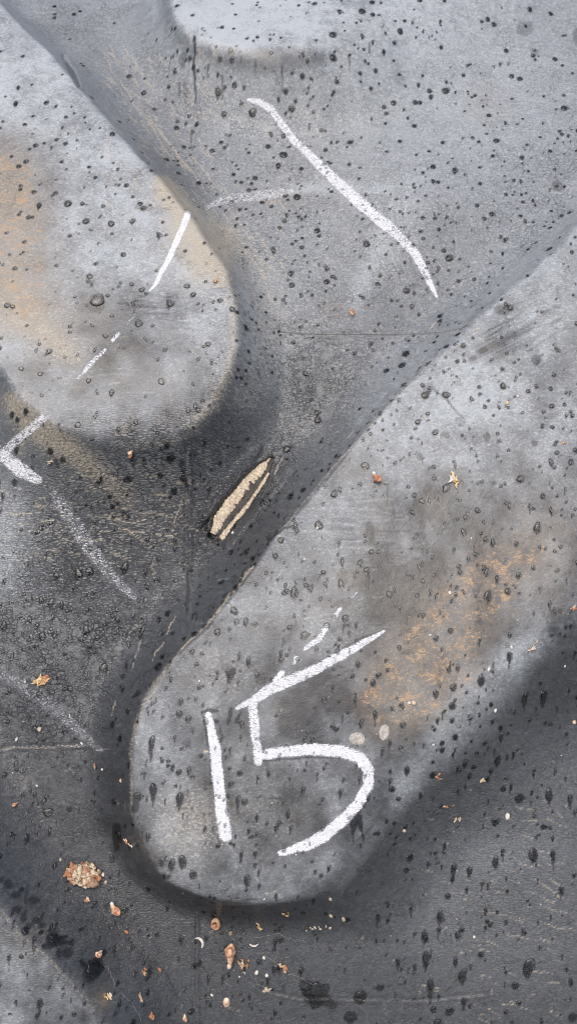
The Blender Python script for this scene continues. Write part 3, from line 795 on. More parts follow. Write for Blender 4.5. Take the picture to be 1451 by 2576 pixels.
gq = NT('bounce_concrete')
gc = gq.node('ShaderNodeTexCoord').outputs['Object']
gp_ = gq.node('ShaderNodeBsdfPrincipled'); gq.put(gp_.inputs['Base Color'], gq.mix(gq.noise(gc, 6, 6), C(.20, .20, .195), C(.34, .335, .32))); gp_.inputs['Roughness'].default_value = .9
gq.l.new(gp_.outputs[0], gq.node('ShaderNodeOutputMaterial').inputs[0])
gv = np.array([(-900, -900, -R - .024), (900, -900, -R - .024), (900, 900, -R - .024), (-900, 900, -R - .024)], float)
ground = link('ground', mesh_from('ground', gv, [(0, 1, 2, 3)], gq.m, False))  # out of view, added to bounce light onto the tyre's lower faces
tag(ground, 'unseen grey concrete ground added to bounce light up at the tyre', None, None, 'structure')
tyre = link('tractor_tyre', None)
tag(tyre, 'weathered black rubber tractor tyre with deep slanted tread lugs chalked with 15', 'tyre')

ii = np.arange(NV - 1)[:, None] * NU + np.arange(NU - 1)[None, :]
quads = np.stack([ii, ii + 1, ii + NU + 1, ii + NU], -1).reshape(-1, 4)
if flip > 0: pass
# wind faces outward
fc = np.cross(P1[quads[0, 1]] - P1[quads[0, 0]], P1[quads[0, 2]] - P1[quads[0, 0]])
mq = quads[len(quads) // 2]
fc = np.cross(P1[mq[1]] - P1[mq[0]], P1[mq[2]] - P1[mq[0]])
if np.dot(fc, nrm[mq[0]]) < 0: quads = quads[:, ::-1]
q_own = OWN[quads].max(1)
q_ch = CHALK_ID[quads].max(1)
q_id = np.where(q_ch >= 0, 1000 + q_ch, q_own)

def piece(name, sel, parent):
    q = quads[sel]
    ids, inv = np.unique(q, return_inverse=True)
    me = mesh_from(name, P1[ids], inv.reshape(-1, 4), RUBBER)
    at = me.attributes.new('surf', 'FLOAT_VECTOR', 'POINT')
    at.data.foreach_set('vector', np.column_stack([U[ids], V[ids], Hh[ids] * 0]).astype(np.float32).ravel())
    for k, a in M.items():
        at = me.attributes.new(k, 'FLOAT', 'POINT'); at.data.foreach_set('value', np.clip(a[ids], -1, 2).astype(np.float32))
    me.normals_split_custom_set_from_vertices(nrm[ids].tolist())
    return link(name, me, parent)

piece('carcass', q_id == -1, tyre)
lug_ob = {}
for k in range(len(LUGS)):
    if (q_id == k).any(): lug_ob[k] = piece('tread_lug', q_id == k, tyre)
lug_ob[0]['label'] = 'rounded rubber lug with an orange rust stain and a short chalk tick'
lug_ob[1]['label'] = 'long rubber lug with the chalk numeral 15 on its end'
ch_label = {'long': ('chalk_line', 'long white chalk line slanting across the groove'), 'faint': ('chalk_line', 'faint rubbed chalk line'), 'tick': ('chalk_line', 'short white chalk tick at the lug end'),
            'dash': ('chalk_line', 'broken dashes of chalk'), 'bar': ('chalk_line', 'greyish chalk bar over the tan earth'), 'block': ('chalk_line', 'thick white chalk patch'),
            'crackly': ('chalk_line', 'crazed chalk line on the wrinkled rubber'), 'low': ('chalk_line', 'worn blue-white chalk line'), 'one': ('chalk_numeral', 'white chalk numeral 1'), 'five': ('chalk_numeral', 'white chalk numeral 5'),
            'dots': ('chalk_line', 'broken row of chalk dots above the numeral')}
for ck, (name, c) in enumerate(CHALK.items()):
    sel = q_id == 1000 + ck
    if not sel.any(): continue
    ob = piece(ch_label[name][0], sel, tyre if c['own'] < 0 else lug_ob[c['own']])
    ob['label'] = ch_label[name][1]

# ------------------------------------------------------------------ frames on the tread for everything that lies on it
def spots(xy):
    xy = np.array(xy, float)
    u, v, h = surface_hit(xy[:, 0], xy[:, 1])
    # the real surface, with its fine relief
    a = np.clip(np.searchsorted(us, u), 0, NU - 1); b = np.clip(np.searchsorted(vs, v), 0, NV - 1)
    idx = b * NU + a
    return P1[idx], nrm[idx], ((P1[idx] - CAM) @ DIR) * WW / PW
def frame(p, n, turn=0.0):
    """local X across, local Y up the tread, Z out of the rubber; turned clockwise by `turn` degrees"""
    n = Vector(n).normalized()
    up = Vector(UPV); y = (up - n * up.dot(n)).normalized(); x = y.cross(n)
    a = math.radians(-turn)
    x2 = x * math.cos(a) + y * math.sin(a); y2 = n.cross(x2)
    m = Matrix((x2, y2, n)).transposed().to_4x4(); m.translation = Vector(p)
    return m

# ------------------------------------------------------------------ the gash with two bared cords
gp, gn, gs = spots(GASH)
def resample(pts, n):
    p = np.array(pts, float); d = np.r_[0, np.cumsum(np.linalg.norm(np.diff(p, axis=0), axis=1))]
    tt = np.linspace(0, d[-1], n)
    return np.column_stack([np.interp(tt, d, p[:, i]) for i in range(p.shape[1])])
def strip_frames(path, n):
    xy = resample(path, n); p, nn, s = spots(xy)
    k = np.ones(9) / 9
    pp = np.column_stack([np.convolve(np.pad(p[:, i], 4, 'edge'), k, 'valid') for i in range(3)])
    nn = np.column_stack([np.convolve(np.pad(nn[:, i], 4, 'edge'), k, 'valid') for i in range(3)])
    nn /= np.linalg.norm(nn, axis=1)[:, None]
    tg = np.gradient(pp, axis=0); tg /= np.linalg.norm(tg, axis=1)[:, None]
    sd_ = np.cross(nn, tg)
    return pp, nn, sd_, s
def cord(path, widths, ribs_n, parent, lift):
    n = ribs_n * 6
    pp, nn, sd_, s = strip_frames(path, n)
    tt = np.linspace(0, 1, n)
    w = np.interp(tt, np.linspace(0, 1, len(widths)), widths) * s * .5
    ph = tt * ribs_n * math.pi * 2
    lob = np.abs(np.cos(ph / 2)) ** .6
    m = 9
    verts = []
    jit = np.interp(np.arange(n), np.arange(0, n, 6), rng.uniform(.80, 1.15, len(range(0, n, 6))))
    for i in range(n):
        ww = w[i] * (.72 + .32 * lob[i]) * jit[i]
        for j in range(m):
            a = math.pi * j / (m - 1)
            x = -math.cos(a); z = math.sin(a) ** .7
            skew = .35 * x * w[i]
            verts.append(pp[i] + sd_[i] * x * ww + nn[i] * (lift + z * (.0003 + .00028 * lob[i]) * (.8 + .4 * abs(math.sin(i * .37)))) )
    q = [(i * m + j, i * m + j + 1, (i + 1) * m + j + 1, (i + 1) * m + j) for i in range(n - 1) for j in range(m - 1)]
    ob = link('bared_cord', mesh_from('bared_cord', np.array(verts), q, CORD), parent)
    return ob
# dark torn bed between the cords
pp, nn, sd_, s = strip_frames([(690,1150),(655,1192),(612,1240),(575,1300),(540,1352)], 40)
verts, m = [], 9
for i in range(40):
    w = np.interp(i / 39, [0, .15, .5, .85, 1], [8, 34, 44, 40, 12]) * s[i]
    for j in range(m):
        x = j / (m - 1) * 2 - 1
        verts.append(pp[i] + sd_[i] * x * w * (1 + .12 * rng.normal()) + nn[i] * (.00035 * (1 - x * x) + .0006 * rng.random() - .0004 + (.0001 if abs(x) < .9 else -.0012)))
gash = link('torn_gash', mesh_from('torn_gash', np.array(verts), [(i * m + j, i * m + j + 1, (i + 1) * m + j + 1, (i + 1) * m + j) for i in range(39) for j in range(m - 1)], FLESH), tyre)
gash['label'] = 'tear in the rubber baring two beige ribbed cords'
cord([(684,1150),(666,1164),(646,1182),(616,1216),(588,1252),(560,1288),(540,1322),(528,1344)], [8,20,32,31,36,28,32,37,30,33,22], 22, gash, .0003)
cord([(677,1190),(664,1212),(648,1238),(626,1268),(602,1296),(578,1326),(554,1360)], [7,14,19,17,21,18,20,13], 24, gash, .0003)

r_ = np.random.default_rng(21)
for i in range(26):                       # shreds of rubber curling up along the lips
    f = i / 25; q_ = resample(GASH, 26)[i]; sgn = (-1, 1)[i % 2]
    tg = np.array([-.62, .78]); nx_ = np.array([.78, .62])
    off_ = nx_ * sgn * (np.interp(f, [0, .2, .8, 1], [8, 30, 30, 12]) + r_.uniform(-3, 4))
    pz, nz_, sz = spots([q_ + off_])
    L, W_ = r_.uniform(8, 20), r_.uniform(3, 6)
    vv, m_ = [], 5
    for a in range(m_):
        g = a / (m_ - 1) - .5
        ww = W_ * (1 - (2 * abs(g)) ** 2) * .5 + .4
        lift = 1.2 + 1.5 * (1 - 4 * g * g) * r_.uniform(.4, 1)
        vv += [(-ww * sgn, g * L, lift), (0, g * L + r_.normal(0, .6), lift + .8), (ww * sgn, g * L, -.8)]
    qq = [(a * 3 + b, a * 3 + b + 1, (a + 1) * 3 + b + 1, (a + 1) * 3 + b) for a in range(m_ - 1) for b in range(2)]
    o_ = link('rubber_shred', mesh_from('rubber_shred', np.array(vv) * sz[0], qq, FLESH), gash)
    o_.matrix_world = frame(pz[0], nz_[0], 38 + r_.normal(0, 14))
# ------------------------------------------------------------------ drops of water
def drop_mesh(kind, seed):
    r = np.random.default_rng(seed)
    nseg, nr = 16, 5
    verts, quads_ = [], []
    ph = r.uniform(0, 6.28)
    for j in range(nr + 1):
        e = (j / nr) * math.pi / 2           # 0 at rim, pi/2 at the crown
        for i in range(nseg):
            a = 2 * math.pi * i / nseg
            rad = 1 + .12 * math.sin(2 * a + ph) + .09 * math.sin(3 * a + 2 * ph) + .05 * math.sin(5 * a + 3 * ph)
            if kind == 'blot': rad *= 1 + .22 * math.sin(5 * a + ph) + .12 * math.sin(3 * a)
            x, y = math.cos(a) * rad, math.sin(a) * rad
            if kind == 'oval': x *= .72; y *= 1.2
            if kind == 'tear':
                x *= .62 * (1 - .25 * max(-y, 0)); y *= 1.1
                if y < 0: y *= 1.55; x *= max(.15, 1 + .42 * y)
            if kind == 'vee':
                if y < 0 and abs(x) < .6: y += .75 * (1 - abs(x) / .6)
                y *= 1.2
            c = math.cos(e) ** .8
            verts.append((x * c * .5, y * c * .5, .20 * math.sin(e) ** 1.0 * (.55 if kind == 'blot' else 1)))
    for i in range(nseg):                      # skirt that dips into the rubber
        v = verts[i]; verts.append((v[0] * .96, v[1] * .96, -.12))
    for j in range(nr):
        for i in range(nseg):
            quads_.append((j * nseg + i, j * nseg + (i + 1) % nseg, (j + 1) * nseg + (i + 1) % nseg, (j + 1) * nseg + i))
    b = (nr + 1) * nseg
    for i in range(nseg): quads_.append((b + i, b + (i + 1) % nseg, (i + 1) % nseg, i))
    return np.array(verts), quads_
DM = {}
for kind in ('round', 'oval', 'tear', 'vee', 'blot'):
    DM[kind] = []
    for sdn in range(3):
        v, q = drop_mesh(kind, hash(kind) % 97 * 0 + sdn + len(kind) * 7)
        DM[kind].append((v, q, mesh_from('water_drop', v, q, WATER)))
dp, dn, ds = spots([(d[0], d[1]) for d in drops])
order = np.argsort([-d[2] * (0.8 if d[1] < 400 else 1) for d in drops])
inside = [k for k in order if -2 < drops[k][0] < 1453 and -2 < drops[k][1] < 2578]
single = set(inside[:296])
SV, SQ, off, one = [], [], 0, []
special = {0: 'largest domed rain drop on the rounded lug beside a dark wet patch', }
for k, (x, y, s, kind) in enumerate(drops):
    v, q, me = DM[kind][rng.integers(0, 3)]
    turn = rng.normal(0, 14) if y > 1100 else rng.uniform(-60, 60)
    if kind == 'round': turn = rng.uniform(0, 360)
    # drops run downhill
    mat = frame(dp[k], dn[k], turn)
    size = s * ds[k]
    sc = Matrix.Diagonal((size, size * rng.uniform(.92, 1.2), size * rng.uniform(.6, .95), 1))
    mw = mat @ sc
    if k in single:
        ob = link('water_drop', me)
        ob.matrix_world = mw
        one.append((k, ob))
    else:
        a = np.array(mw)
        SV.append(v @ a[:3, :3].T + a[:3, 3]); SQ.append(np.array(q) + off); off += len(v)
ob = link('water_droplets', mesh_from('water_droplets', np.vstack(SV), np.vstack(SQ), WATER))
tag(ob, 'countless tiny rain droplets sprinkled over the tyre rubber', 'droplets', 'rain drops beaded on the tyre', 'stuff')

# ------------------------------------------------------------------ litter on the tread
def lathe(prof, nseg=14, jitter=0.0, seed=0):
    r = np.random.default_rng(seed); v, q = [], []
    for (rad, z) in prof:
        for i in range(nseg):
            a = 2 * math.pi * i / nseg; k = 1 + jitter * r.normal()
            v.append((rad * k * math.cos(a), rad * k * math.sin(a), z))
    for j in range(len(prof) - 1):
        for i in range(nseg): q.append((j * nseg + i, j * nseg + (i + 1) % nseg, (j + 1) * nseg + (i + 1) % nseg, (j + 1) * nseg + i))
    return np.array(v), q
def lump(nx, ny, nz_, seed, rough=.12, nseg=12, nr=8):
    r = np.random.default_rng(seed); v, q = [], []
    ox, oy = r.uniform(0, 90, 2)
    for j in range(nr + 1):
        e = math.pi * (j / nr) * .98 + .03
        for i in range(nseg):
            a = 2 * math.pi * i / nseg
            d = np.array([math.sin(e) * math.cos(a), math.sin(e) * math.sin(a), math.cos(e)])
            k = 1 + rough * 2 * (float(vnoise(np.array([ox + d[0] * 2.2 + d[2]]), np.array([oy + d[1] * 2.2 - d[2]]))[0]) - .5)
            v.append((d[0] * nx * k, d[1] * ny * k, d[2] * nz_ * k))
    for j in range(nr):
        for i in range(nseg): q.append((j * nseg + i, (j + 1) * nseg + i, (j + 1) * nseg + (i + 1) % nseg, j * nseg + (i + 1) % nseg))
    return np.array(v), q
def spiral(turns, width, taper, nseg=18, rows=30):
    """a coiled snail shell, unit length along Y: apex at +Y, mouth end at -Y, whorls parted by a sunk seam that winds round"""
    v, q = [], []
    for j in range(rows + 1):
        f = j / rows                                   # 0 at the mouth end, 1 at the apex
        env = (min(f / .28, 1) ** .55) * (1 - max(f - .28, 0) / .72) ** taper
        for i in range(nseg):
            a = 2 * math.pi * i / nseg
            ph = (turns * (f ** .75) + i / nseg) % 1.0
            bulge = math.sin(math.pi * ph) ** .6
            r = width * .5 * max(env, .03) * (.80 + .22 * bulge)
            v.append((math.cos(a) * r + .06 * width * math.sin(f * 5), f - .5, math.sin(a) * r))
    for j in range(rows):
        for i in range(nseg): q.append((j * nseg + i, (j + 1) * nseg + i, (j + 1) * nseg + (i + 1) % nseg, j * nseg + (i + 1) % nseg))
    return np.array(v), q
def tube(path, rads, nseg=7):
    path = np.array(path, float); v, q = [], []
    tg = np.gradient(path, axis=0)
    for i, p_ in enumerate(path):
        t_ = Vector(tg[i]).normalized(); s_ = t_.cross(Vector((0, 0, 1)));  s_ = s_.normalized() if s_.length > 1e-6 else Vector((1, 0, 0)); n_ = s_.cross(t_)
        for j in range(nseg):
            a = 2 * math.pi * j / nseg
            v.append(p_ + rads[i] * (math.cos(a) * np.array(s_) + math.sin(a) * np.array(n_)))
    for i in range(len(path) - 1):
        for j in range(nseg): q.append((i * nseg + j, i * nseg + (j + 1) % nseg, (i + 1) * nseg + (j + 1) % nseg, (i + 1) * nseg + j))
    return np.array(v), q

def thing(name, x, y, label, cat, turn=0.0, group=None, lift=0.0, geo=None, mat=None, size=1.0):
    p, n, s = spots([(x, y)])
    m = frame(p[0] + n[0] * lift * s[0], n[0], turn)
    if geo is None: ob = link(name, None)
    else: ob = link(name, mesh_from(name, geo[0] * size * s[0], geo[1], mat))
    ob.matrix_world = m
    tag(ob, label, cat, group)
    return ob, s[0]
def part(name, parent, geo, mat, s, size=1.0, loc=(0, 0, 0), turn=0.0, scl=(1, 1, 1)):
    v = geo[0] * size * s
    ob = link(name, mesh_from(name, v, geo[1], mat, name not in ('crumb', 'sliver', 'core')), parent)
    ob.location = np.array(loc) * s
    ob.rotation_euler = (0, 0, math.radians(-turn)); ob.scale = scl
    return ob

G_SH = 'empty snail shells stuck to the tyre'
def shell(x, y, L, turn, label, mat, turns=3.2, width=.62, taper=1.1, tip=None):
    ob, s = thing('snail_shell', x, y, label, 'snail shell', turn, G_SH, lift=L * width * .34)
    part('whorls', ob, spiral(turns, width, taper), mat, s, L)
    if tip: part('apex', ob, lump(.5, .62, .5, 3), tip, s, L * width * .42, (0, L * .38, 0))
    v, q = lathe([(.34, .0), (.33, .06), (.27, .07), (.22, .02), (.12, -.04), (.02, -.06)], 14)
    v = v * np.array([1, 1.35, 1])
    part('mouth', ob, (v, q), SHELL_RED, s, L * width, (L * width * .14, -L * .24, L * width * .40))
    return ob
shell(580, 2403, 66, 186, 'large pointed spiral snail shell under the lug end', SHELL, 4.4, .46, .85, SHELL_PALE)
shell(285, 2287, 34, -22, 'oval tan snail shell with white tip below the bark crumb', SHELL, 2.4, .72, .8, WHITE)
shell(943, 1205, 30, -25, 'russet snail shell with pale tip on the long lug', SHELL_RED, 2.6, .74, 1.0, WHITE)
shell(243, 2402, 24, 70, 'pale tan snail shell near the bottom left corner lug', SHELL_PALE, 2.4, .74, .8)
shell(328, 1137, 16, 40, 'tiny round pinkish snail shell under the rounded lug', SHELL_PALE, 2.0, .95, .7, SHELL_RED)
shell(37, 2024, 17, 70, 'small orange snail shell alone near the left edge', SHELL, 2.0, .62, .7)
shell(460, 2562, 18, 10, 'tiny pinkish shell at the bottom edge', SHELL_PALE, 2.0, .7, .8)
shell(374, 2556, 18, 30, 'small reddish shell left of the bottom edge shell', SHELL_RED, 2.0, .8, .8)
# cup shaped shells
ob, s = thing('snail_shell', 542, 2322, 'round orange shell with its dark mouth open to the sky', 'snail shell', 0, G_SH)
part('shell_cup', ob, lathe([(.12, -.1), (.42, .05), (.5, .3), (.44, .52), (.36, .56), (.33, .48), (.36, .3), (.2, .12), (.02, .1)], 16, .02), SHELL, s, 27, scl=(.95, 1.25, 1))
part('whorls', ob, lump(.4, .34, .3, 5), SHELL_RED, s, 22, (-6, -8, 6))
ob, s = thing('snail_shell', 567, 2522, 'small round cream shell like a disc near the bottom', 'snail shell', 0, G_SH)
part('shell_disc', ob, lathe([(.5, -.1), (.5, .12), (.42, .24), (.30, .26), (.22, .34), (.08, .4), (.01, .4)], 16, .02), SHELL_PALE, s, 18, scl=(.95, 1.3, 1))
part('whorls', ob, lathe([(.3, .22), (.3, .3), (.2, .36), (.01, .4)], 12), SHELL, s, 18, (1, -1, .5))

# pale crescents
def crescent(x, y, L, turn, label, bend):
    n = 12; pts = []
    for i in range(n):
        a = (i / (n - 1) - .5) * bend
        pts.append((math.sin(a) * L / bend * 1.3, (1 - math.cos(a)) * L / bend * 1.3, L * .1))
    r = [L * .13 * math.sin(math.pi * (.12 + .8 * i / (n - 1))) for i in range(n)]
    return thing('shell_fragment', x, y, label, 'shell fragment', turn, 'curved white shell fragments', geo=tube(pts, r), mat=WHITE)
crescent(507, 2366, 30, 55+180, 'curved cream shell fragment left of the large spiral shell', 2.6)
crescent(637, 2382, 20, 0, 'smiling white crescent of shell right of the large spiral shell', 2.0)

# crumb of bark
BK = 1.14
ob, s = thing('bark_crumb', 210, 2203, 'large crumbly brown and cream bark crumb in the lower left groove', 'bark', 12)
s *= BK
part('core', ob, lump(40, 24, 12, 11, .35, 20, 12), BARK, s, 1, (0, 0, 6))
r_ = np.random.default_rng(5)
for i in range(74):
    a = r_.uniform(0, 6.28); q_ = math.sqrt(r_.random())
    x, y = 40 * q_ * math.cos(a), 25 * q_ * math.sin(a)
    z = 7 + 11 * math.sqrt(max(0, 1 - q_ ** 2)) * r_.uniform(.8, 1.1)
    m_ = BARK_RED if (x < -22 or r_.random() < .22) else (BARK_PALE if r_.random() < .6 else BARK)
    k = r_.uniform(2.6, 7) if i > 0 else 11
    if i == 0: x, y, z, m_ = -12, 6, 17, BARK_PALE
    part('crumb', ob, lump(1, r_.uniform(.45, .9), .55, 40 + i, .8, 8, 5), m_, s, k, (x, y, z), r_.uniform(0, 180))
for i in range(5):
    part('sliver', ob, lump(13, 2.6, 2.2, 90 + i, .3, 8, 8), (BARK_PALE, BARK)[i % 2], s, 1, (r_.uniform(-14, 22), -16 - 3 * (i % 3), 7 + i), r_.uniform(-25, 5))

def flakes(name, x, y, label, cat, turn, n, L, W, mats, seed, spread=(8, 5), bend=.5):
    ob, s = thing(name, x, y, label, cat, turn)
    r = np.random.default_rng(seed)
    for i in range(n):
        l, w = L * r.uniform(.5, 1), W * r.uniform(.5, 1)
        vs_, qs_ = [], []
        m = 7
        c = r.normal(0, bend)
        for a in range(m):
            f = a / (m - 1) - .5
            ww = w * (1 - (2 * abs(f)) ** 3) * .5 + .3
            for side, zz in ((-1, 0), (-.4, .18), (.4, .18), (1, 0)):
                vs_.append((f * l, side * ww + c * l * f * f * 1.6, 2 + zz * w * 1.5 + abs(f) * l * .08 * r.uniform(.5, 1.5)))
            for side, zz in ((1, -.15), (-1, -.15)):
                vs_.append((f * l, side * ww * .9 + c * l * f * f * 1.6, 2 + zz * w - .6))
        for a in range(m - 1):
            for b in range(6):
                qs_.append((a * 6 + b, a * 6 + (b + 1) % 6, (a + 1) * 6 + (b + 1) % 6, (a + 1) * 6 + b))
        part('flake', ob, (np.array(vs_), qs_), mats[i % len(mats)], s, 1, (r.normal(0, spread[0]), r.normal(0, spread[1]), r.uniform(0, 5)), r.normal(0, 15))
    return ob
ob = flakes('dry_husk', 105, 1712, 'orange brown shredded husk lying on the worn chalk line', 'husk', -30, 20, 34, 5.5, (HUSK, GOLD, HUSK, BARK_RED), 3, (9, 5), .3)
ob = flakes('dry_husk', 1141, 1210, 'golden crumpled husk on the long lug right of the russet shell', 'husk', 80, 9, 22, 8, (GOLD, HUSK, WHITE), 8, (8, 4), .5)
flakes('dry_husk', 272, 2508, 'bright yellow husk flakes on the bottom left lug edge', 'husk', 60, 7, 15, 6, (GOLD, GOLD, WHITE), 9, (6, 6), .5)
flakes('dry_husk', 650, 2332, 'small golden husk with a curl right of the round orange shell', 'husk', 65, 5, 16, 7, (GOLD, HUSK), 10, (4, 3), .7)
flakes('dry_husk', 612, 2428, 'dark brown crumbled husk beside the large spiral shell', 'husk', 45, 14, 13, 6, (BARK, BARK_RED, BARK_PALE), 12, (9, 9), .7)
flakes('dry_husk', 714, 2432, 'reddish husk pair between two dark drops', 'husk', 75, 6, 16, 8, (BARK_RED, HUSK, SHELL_PALE), 13, (7, 3), .6)
flakes('dry_husk', 668, 2488, 'pale torn husk scrap near the bottom', 'husk', 10, 6, 16, 6, (PELLET, BARK_PALE), 14, (5, 4), .6)
flakes('dry_husk', 716, 2300, 'orange husk scraps under the curve of the numeral five lug', 'husk', 60, 5, 12, 5, (HUSK, GOLD), 15, (6, 5), .6)
flakes('dry_husk', 325, 2122, 'crumbly pinkish husk scraps at the foot of the long lug', 'husk', 60, 7, 11, 6, (SHELL_PALE, BARK_RED, WHITE), 16, (7, 6), .6)
flakes('dry_husk', 884, 790, 'tiny orange husk beside a faint chalk smudge', 'husk', 60, 5, 14, 8, (HUSK, SHELL_PALE, BARK_RED), 17, (4, 4), .6)
flakes('dry_husk', 360, 2450, 'small orange husk scrap in the lower left groove', 'husk', 50, 4, 13, 5, (HUSK, BARK_RED), 18, (3, 4), .5)
flakes('dry_husk', 350, 2512, 'brown dry stalk scrap low in the left groove', 'husk', 80, 3, 26, 5, (BARK, BARK_PALE), 19, (2, 2), .2)
flakes('dry_husk', 216, 2262, 'pinkish husk chip just below the bark crumb', 'husk', 40, 3, 14, 9, (SHELL_PALE, BARK_RED), 20, (2, 2), .4)
flakes('dry_husk', 1152, 2062, 'pale brown husk scrap right of the dark drip mark', 'husk', 80, 5, 14, 6, (BARK_PALE, PELLET), 21, (3, 8), .5)
flakes('dry_husk', 1210, 1963, 'little tan grass seed in the right hand groove', 'grass seed', -30, 3, 20, 8, (PELLET, GOLD), 22, (3, 2), .3)
flakes('dry_husk', 1100, 1955, 'orange brown crumb ring on the soft edge of the long lug', 'husk', 0, 8, 9, 5, (BARK_RED, BARK), 23, (7, 7), .8)
flakes('dry_husk', 1120, 2030, 'brown scrap stuck in the foot of the long lug', 'husk', 0, 5, 10, 5, (BARK_RED, BARK, PELLET), 24, (8, 5), .8)
flakes('dry_husk', 125, 1163, 'pale twisted stem scrap on the dark slope under the chalk bar', 'husk', -15, 3, 24, 5, (BARK_PALE, PELLET), 25, (3, 2), .5)
flakes('dry_husk', 1335, 1625, 'thin pinkish scrap along the ridge at the right', 'husk', -38, 5, 26, 5, (PELLET, SHELL_PALE), 26, (9, 3), .3)
flakes('dry_husk', 174, 1805, 'little white curled scrap in the left groove', 'husk', 80, 2, 18, 4, (WHITE,), 27, (1, 2), .7)
flakes('dry_husk', 240, 1930, 'thin brown scrap near the end of the worn chalk line', 'husk', 75, 2, 17, 5, (SHELL_RED, BARK), 28, (1, 2), .4)
flakes('dry_husk', 305, 1965, 'orange scrap close to the crest of the long lug', 'husk', 75, 3, 10, 6, (HUSK, PELLET), 29, (2, 2), .4)
flakes('dry_husk', 1440, 1530, 'pinkish scrap at the right edge of the photo', 'husk', -15, 4, 20, 6, (PELLET, SHELL_PALE, BARK_RED), 30, (5, 3), .5)

# pellets, discs and grit
def disc(x, y, rx, ry, turn, label):
    ob, s = thing('egg_film', x, y, label, 'egg film', turn, 'pale flat discs by the chalk numeral')
    v, q = lathe([(1, -.06), (.99, .05), (.9, .10), (.75, .09), (.6, .12), (.4, .11), (.2, .14), (.02, .13)], 22, .02, int(x))
    part('film', ob, (v * np.array([rx, ry, 14]), q), DISC, s)
    v, q = lathe([(.62, .08), (.58, .16), (.5, .16), (.46, .09)], 20, .03, int(y))
    part('ridge', ob, (v * np.array([rx, ry, 14]), q), PELLET, s)
disc(895, 1860, 21, 16, 5, 'flat pale grey disc touching the top of the numeral five')
disc(965, 1845, 13, 20, 12, 'upright oval pale disc right of its twin')
PG = 'pale pellets of grit on the tyre'
pel = [(1038,1770,9,'pink rounded pellet among the orange flecks',SHELL_PALE,1),(1028,1772,6,'white pellet tucked beside the pink pellet',WHITE,1),(827,2262,8,'cream pellet below the lug end, topmost of three',PELLET,1.5),
       (831,2304,9,'tan pellet in the lower middle, left of its pair',PELLET,1.6),(861,2311,10,'pinkish pellet in the lower middle, right of its pair',PELLET,1.6),(1242,1790,7,'white pellet in the right groove under the pale band',WHITE,1.5),
       (1272,2055,12,'large white pellet in the lower right groove',WHITE,1.6),(98,1838,10,'round pinkish pellet in the left groove',PELLET,1),(1443,1818,8,'orange pellet at the right edge',SHELL_PALE,1.2),(1191,2360,6,'white pellet in the lower right, beside a dark drop',WHITE,1.2),
       (240,2204,7,'white pellet right of the bark crumb, nearer one',WHITE,1.3),(257,2203,8,'white pellet right of the bark crumb, farther one',WHITE,1.3),(265,2220,7,'greyish pellet below the two white pellets',PELLET,1),
       (645,2447,9,'white pellet right of the brown crumbled husk',WHITE,1.4),(670,2453,7,'greyish white pellet farther right of the crumbled husk',WHITE,1),(205,1872,6,'white pellet left of the worn chalk line end',WHITE,1.4),(40,1862,7,'slanted white sliver in the left groove',WHITE,2),
       (255,1937,5,'tiny white grain near the thin brown scrap',WHITE,1),(663,2410,7,'dull white pellet above the crumbled husk',WHITE,1.2),(530,2505,6,'tiny curved white grain left of the cream disc shell',WHITE,1.8),(602,2458,5,'small grey grain',PELLET,1),
       (1130,1493,7,'white grain above the orange flecks',WHITE,1.2),(1228,1685,8,'white sliver on the pale band',WHITE,2),(1285,1630,7,'cream grain on the ridge at right',WHITE,1.4),(1082,1600,5,'white grain left of the drop pair',WHITE,1),
       (585,1343,6,'white grain just right of the torn gash',WHITE,1.4),(500,1717,5,'white grain on the crest of the long lug',WHITE,1),(797,1331,6,'white grain near the upper edge of the long lug',WHITE,1.1),(62,1718,5,'white grain above the orange husk',WHITE,1.6),
       (1015,2090,8,'pale chip right of the numeral five curve',PELLET,1.3),(1275,1015,7,'yellow grain on the dusty upper part of the long lug',GOLD,1),(1415,1115,7,'orange grain at the right of the long lug',SHELL,1),(540,708,9,'small orange snail egg at the end of the rounded lug',HUSK,1),
       (1300,1000,5,'white grain high on the long lug',WHITE,1),(580,2348,8,'flat brownish flake above the large spiral shell',BARK,1.8),(400,2440,8,'orange brown grain in the lower groove',SHELL_RED,1.8),(315,2345,8,'small rust grain below the oval shell',SHELL_RED,1.8)]
for i, (x, y, L, lab, m_, asp) in enumerate(pel):
    if lab == 'small grey grain': lab = 'small grey grain below the crumbled husk'
    cat = 'egg' if 'egg' in lab else 'grit'
    thing('pale_pellet', x, y, lab, cat, rng.uniform(30, 120), PG, lift=L * .28, geo=lump(.62 * L * asp ** .5, .62 * L / asp ** .5, .5 * L, 200 + i, .22), mat=m_)
# a row of larval cases
r_ = np.random.default_rng(2)
for i, (x, y) in enumerate(((795,2336),(810,2333),(825,2330),(840,2328),(768,2340),(780,2338))):
    pass
ob, s = thing('larval_cases', 800, 2334, 'short row of cream larval cases in the lower middle groove', 'larval cases', -8)
for i in range(9):
    part('case', ob, lump(2.4 * r_.uniform(.6, 1.3), 4.6 * r_.uniform(.4, 1.2), 2.4, 300 + i, .4, 9, 6), (WHITE, PELLET, SHELL_PALE)[i % 3], s, 1, (-32 + i * 8 + r_.normal(0, 3), r_.normal(0, 3.5), 2), r_.uniform(-30, 30))

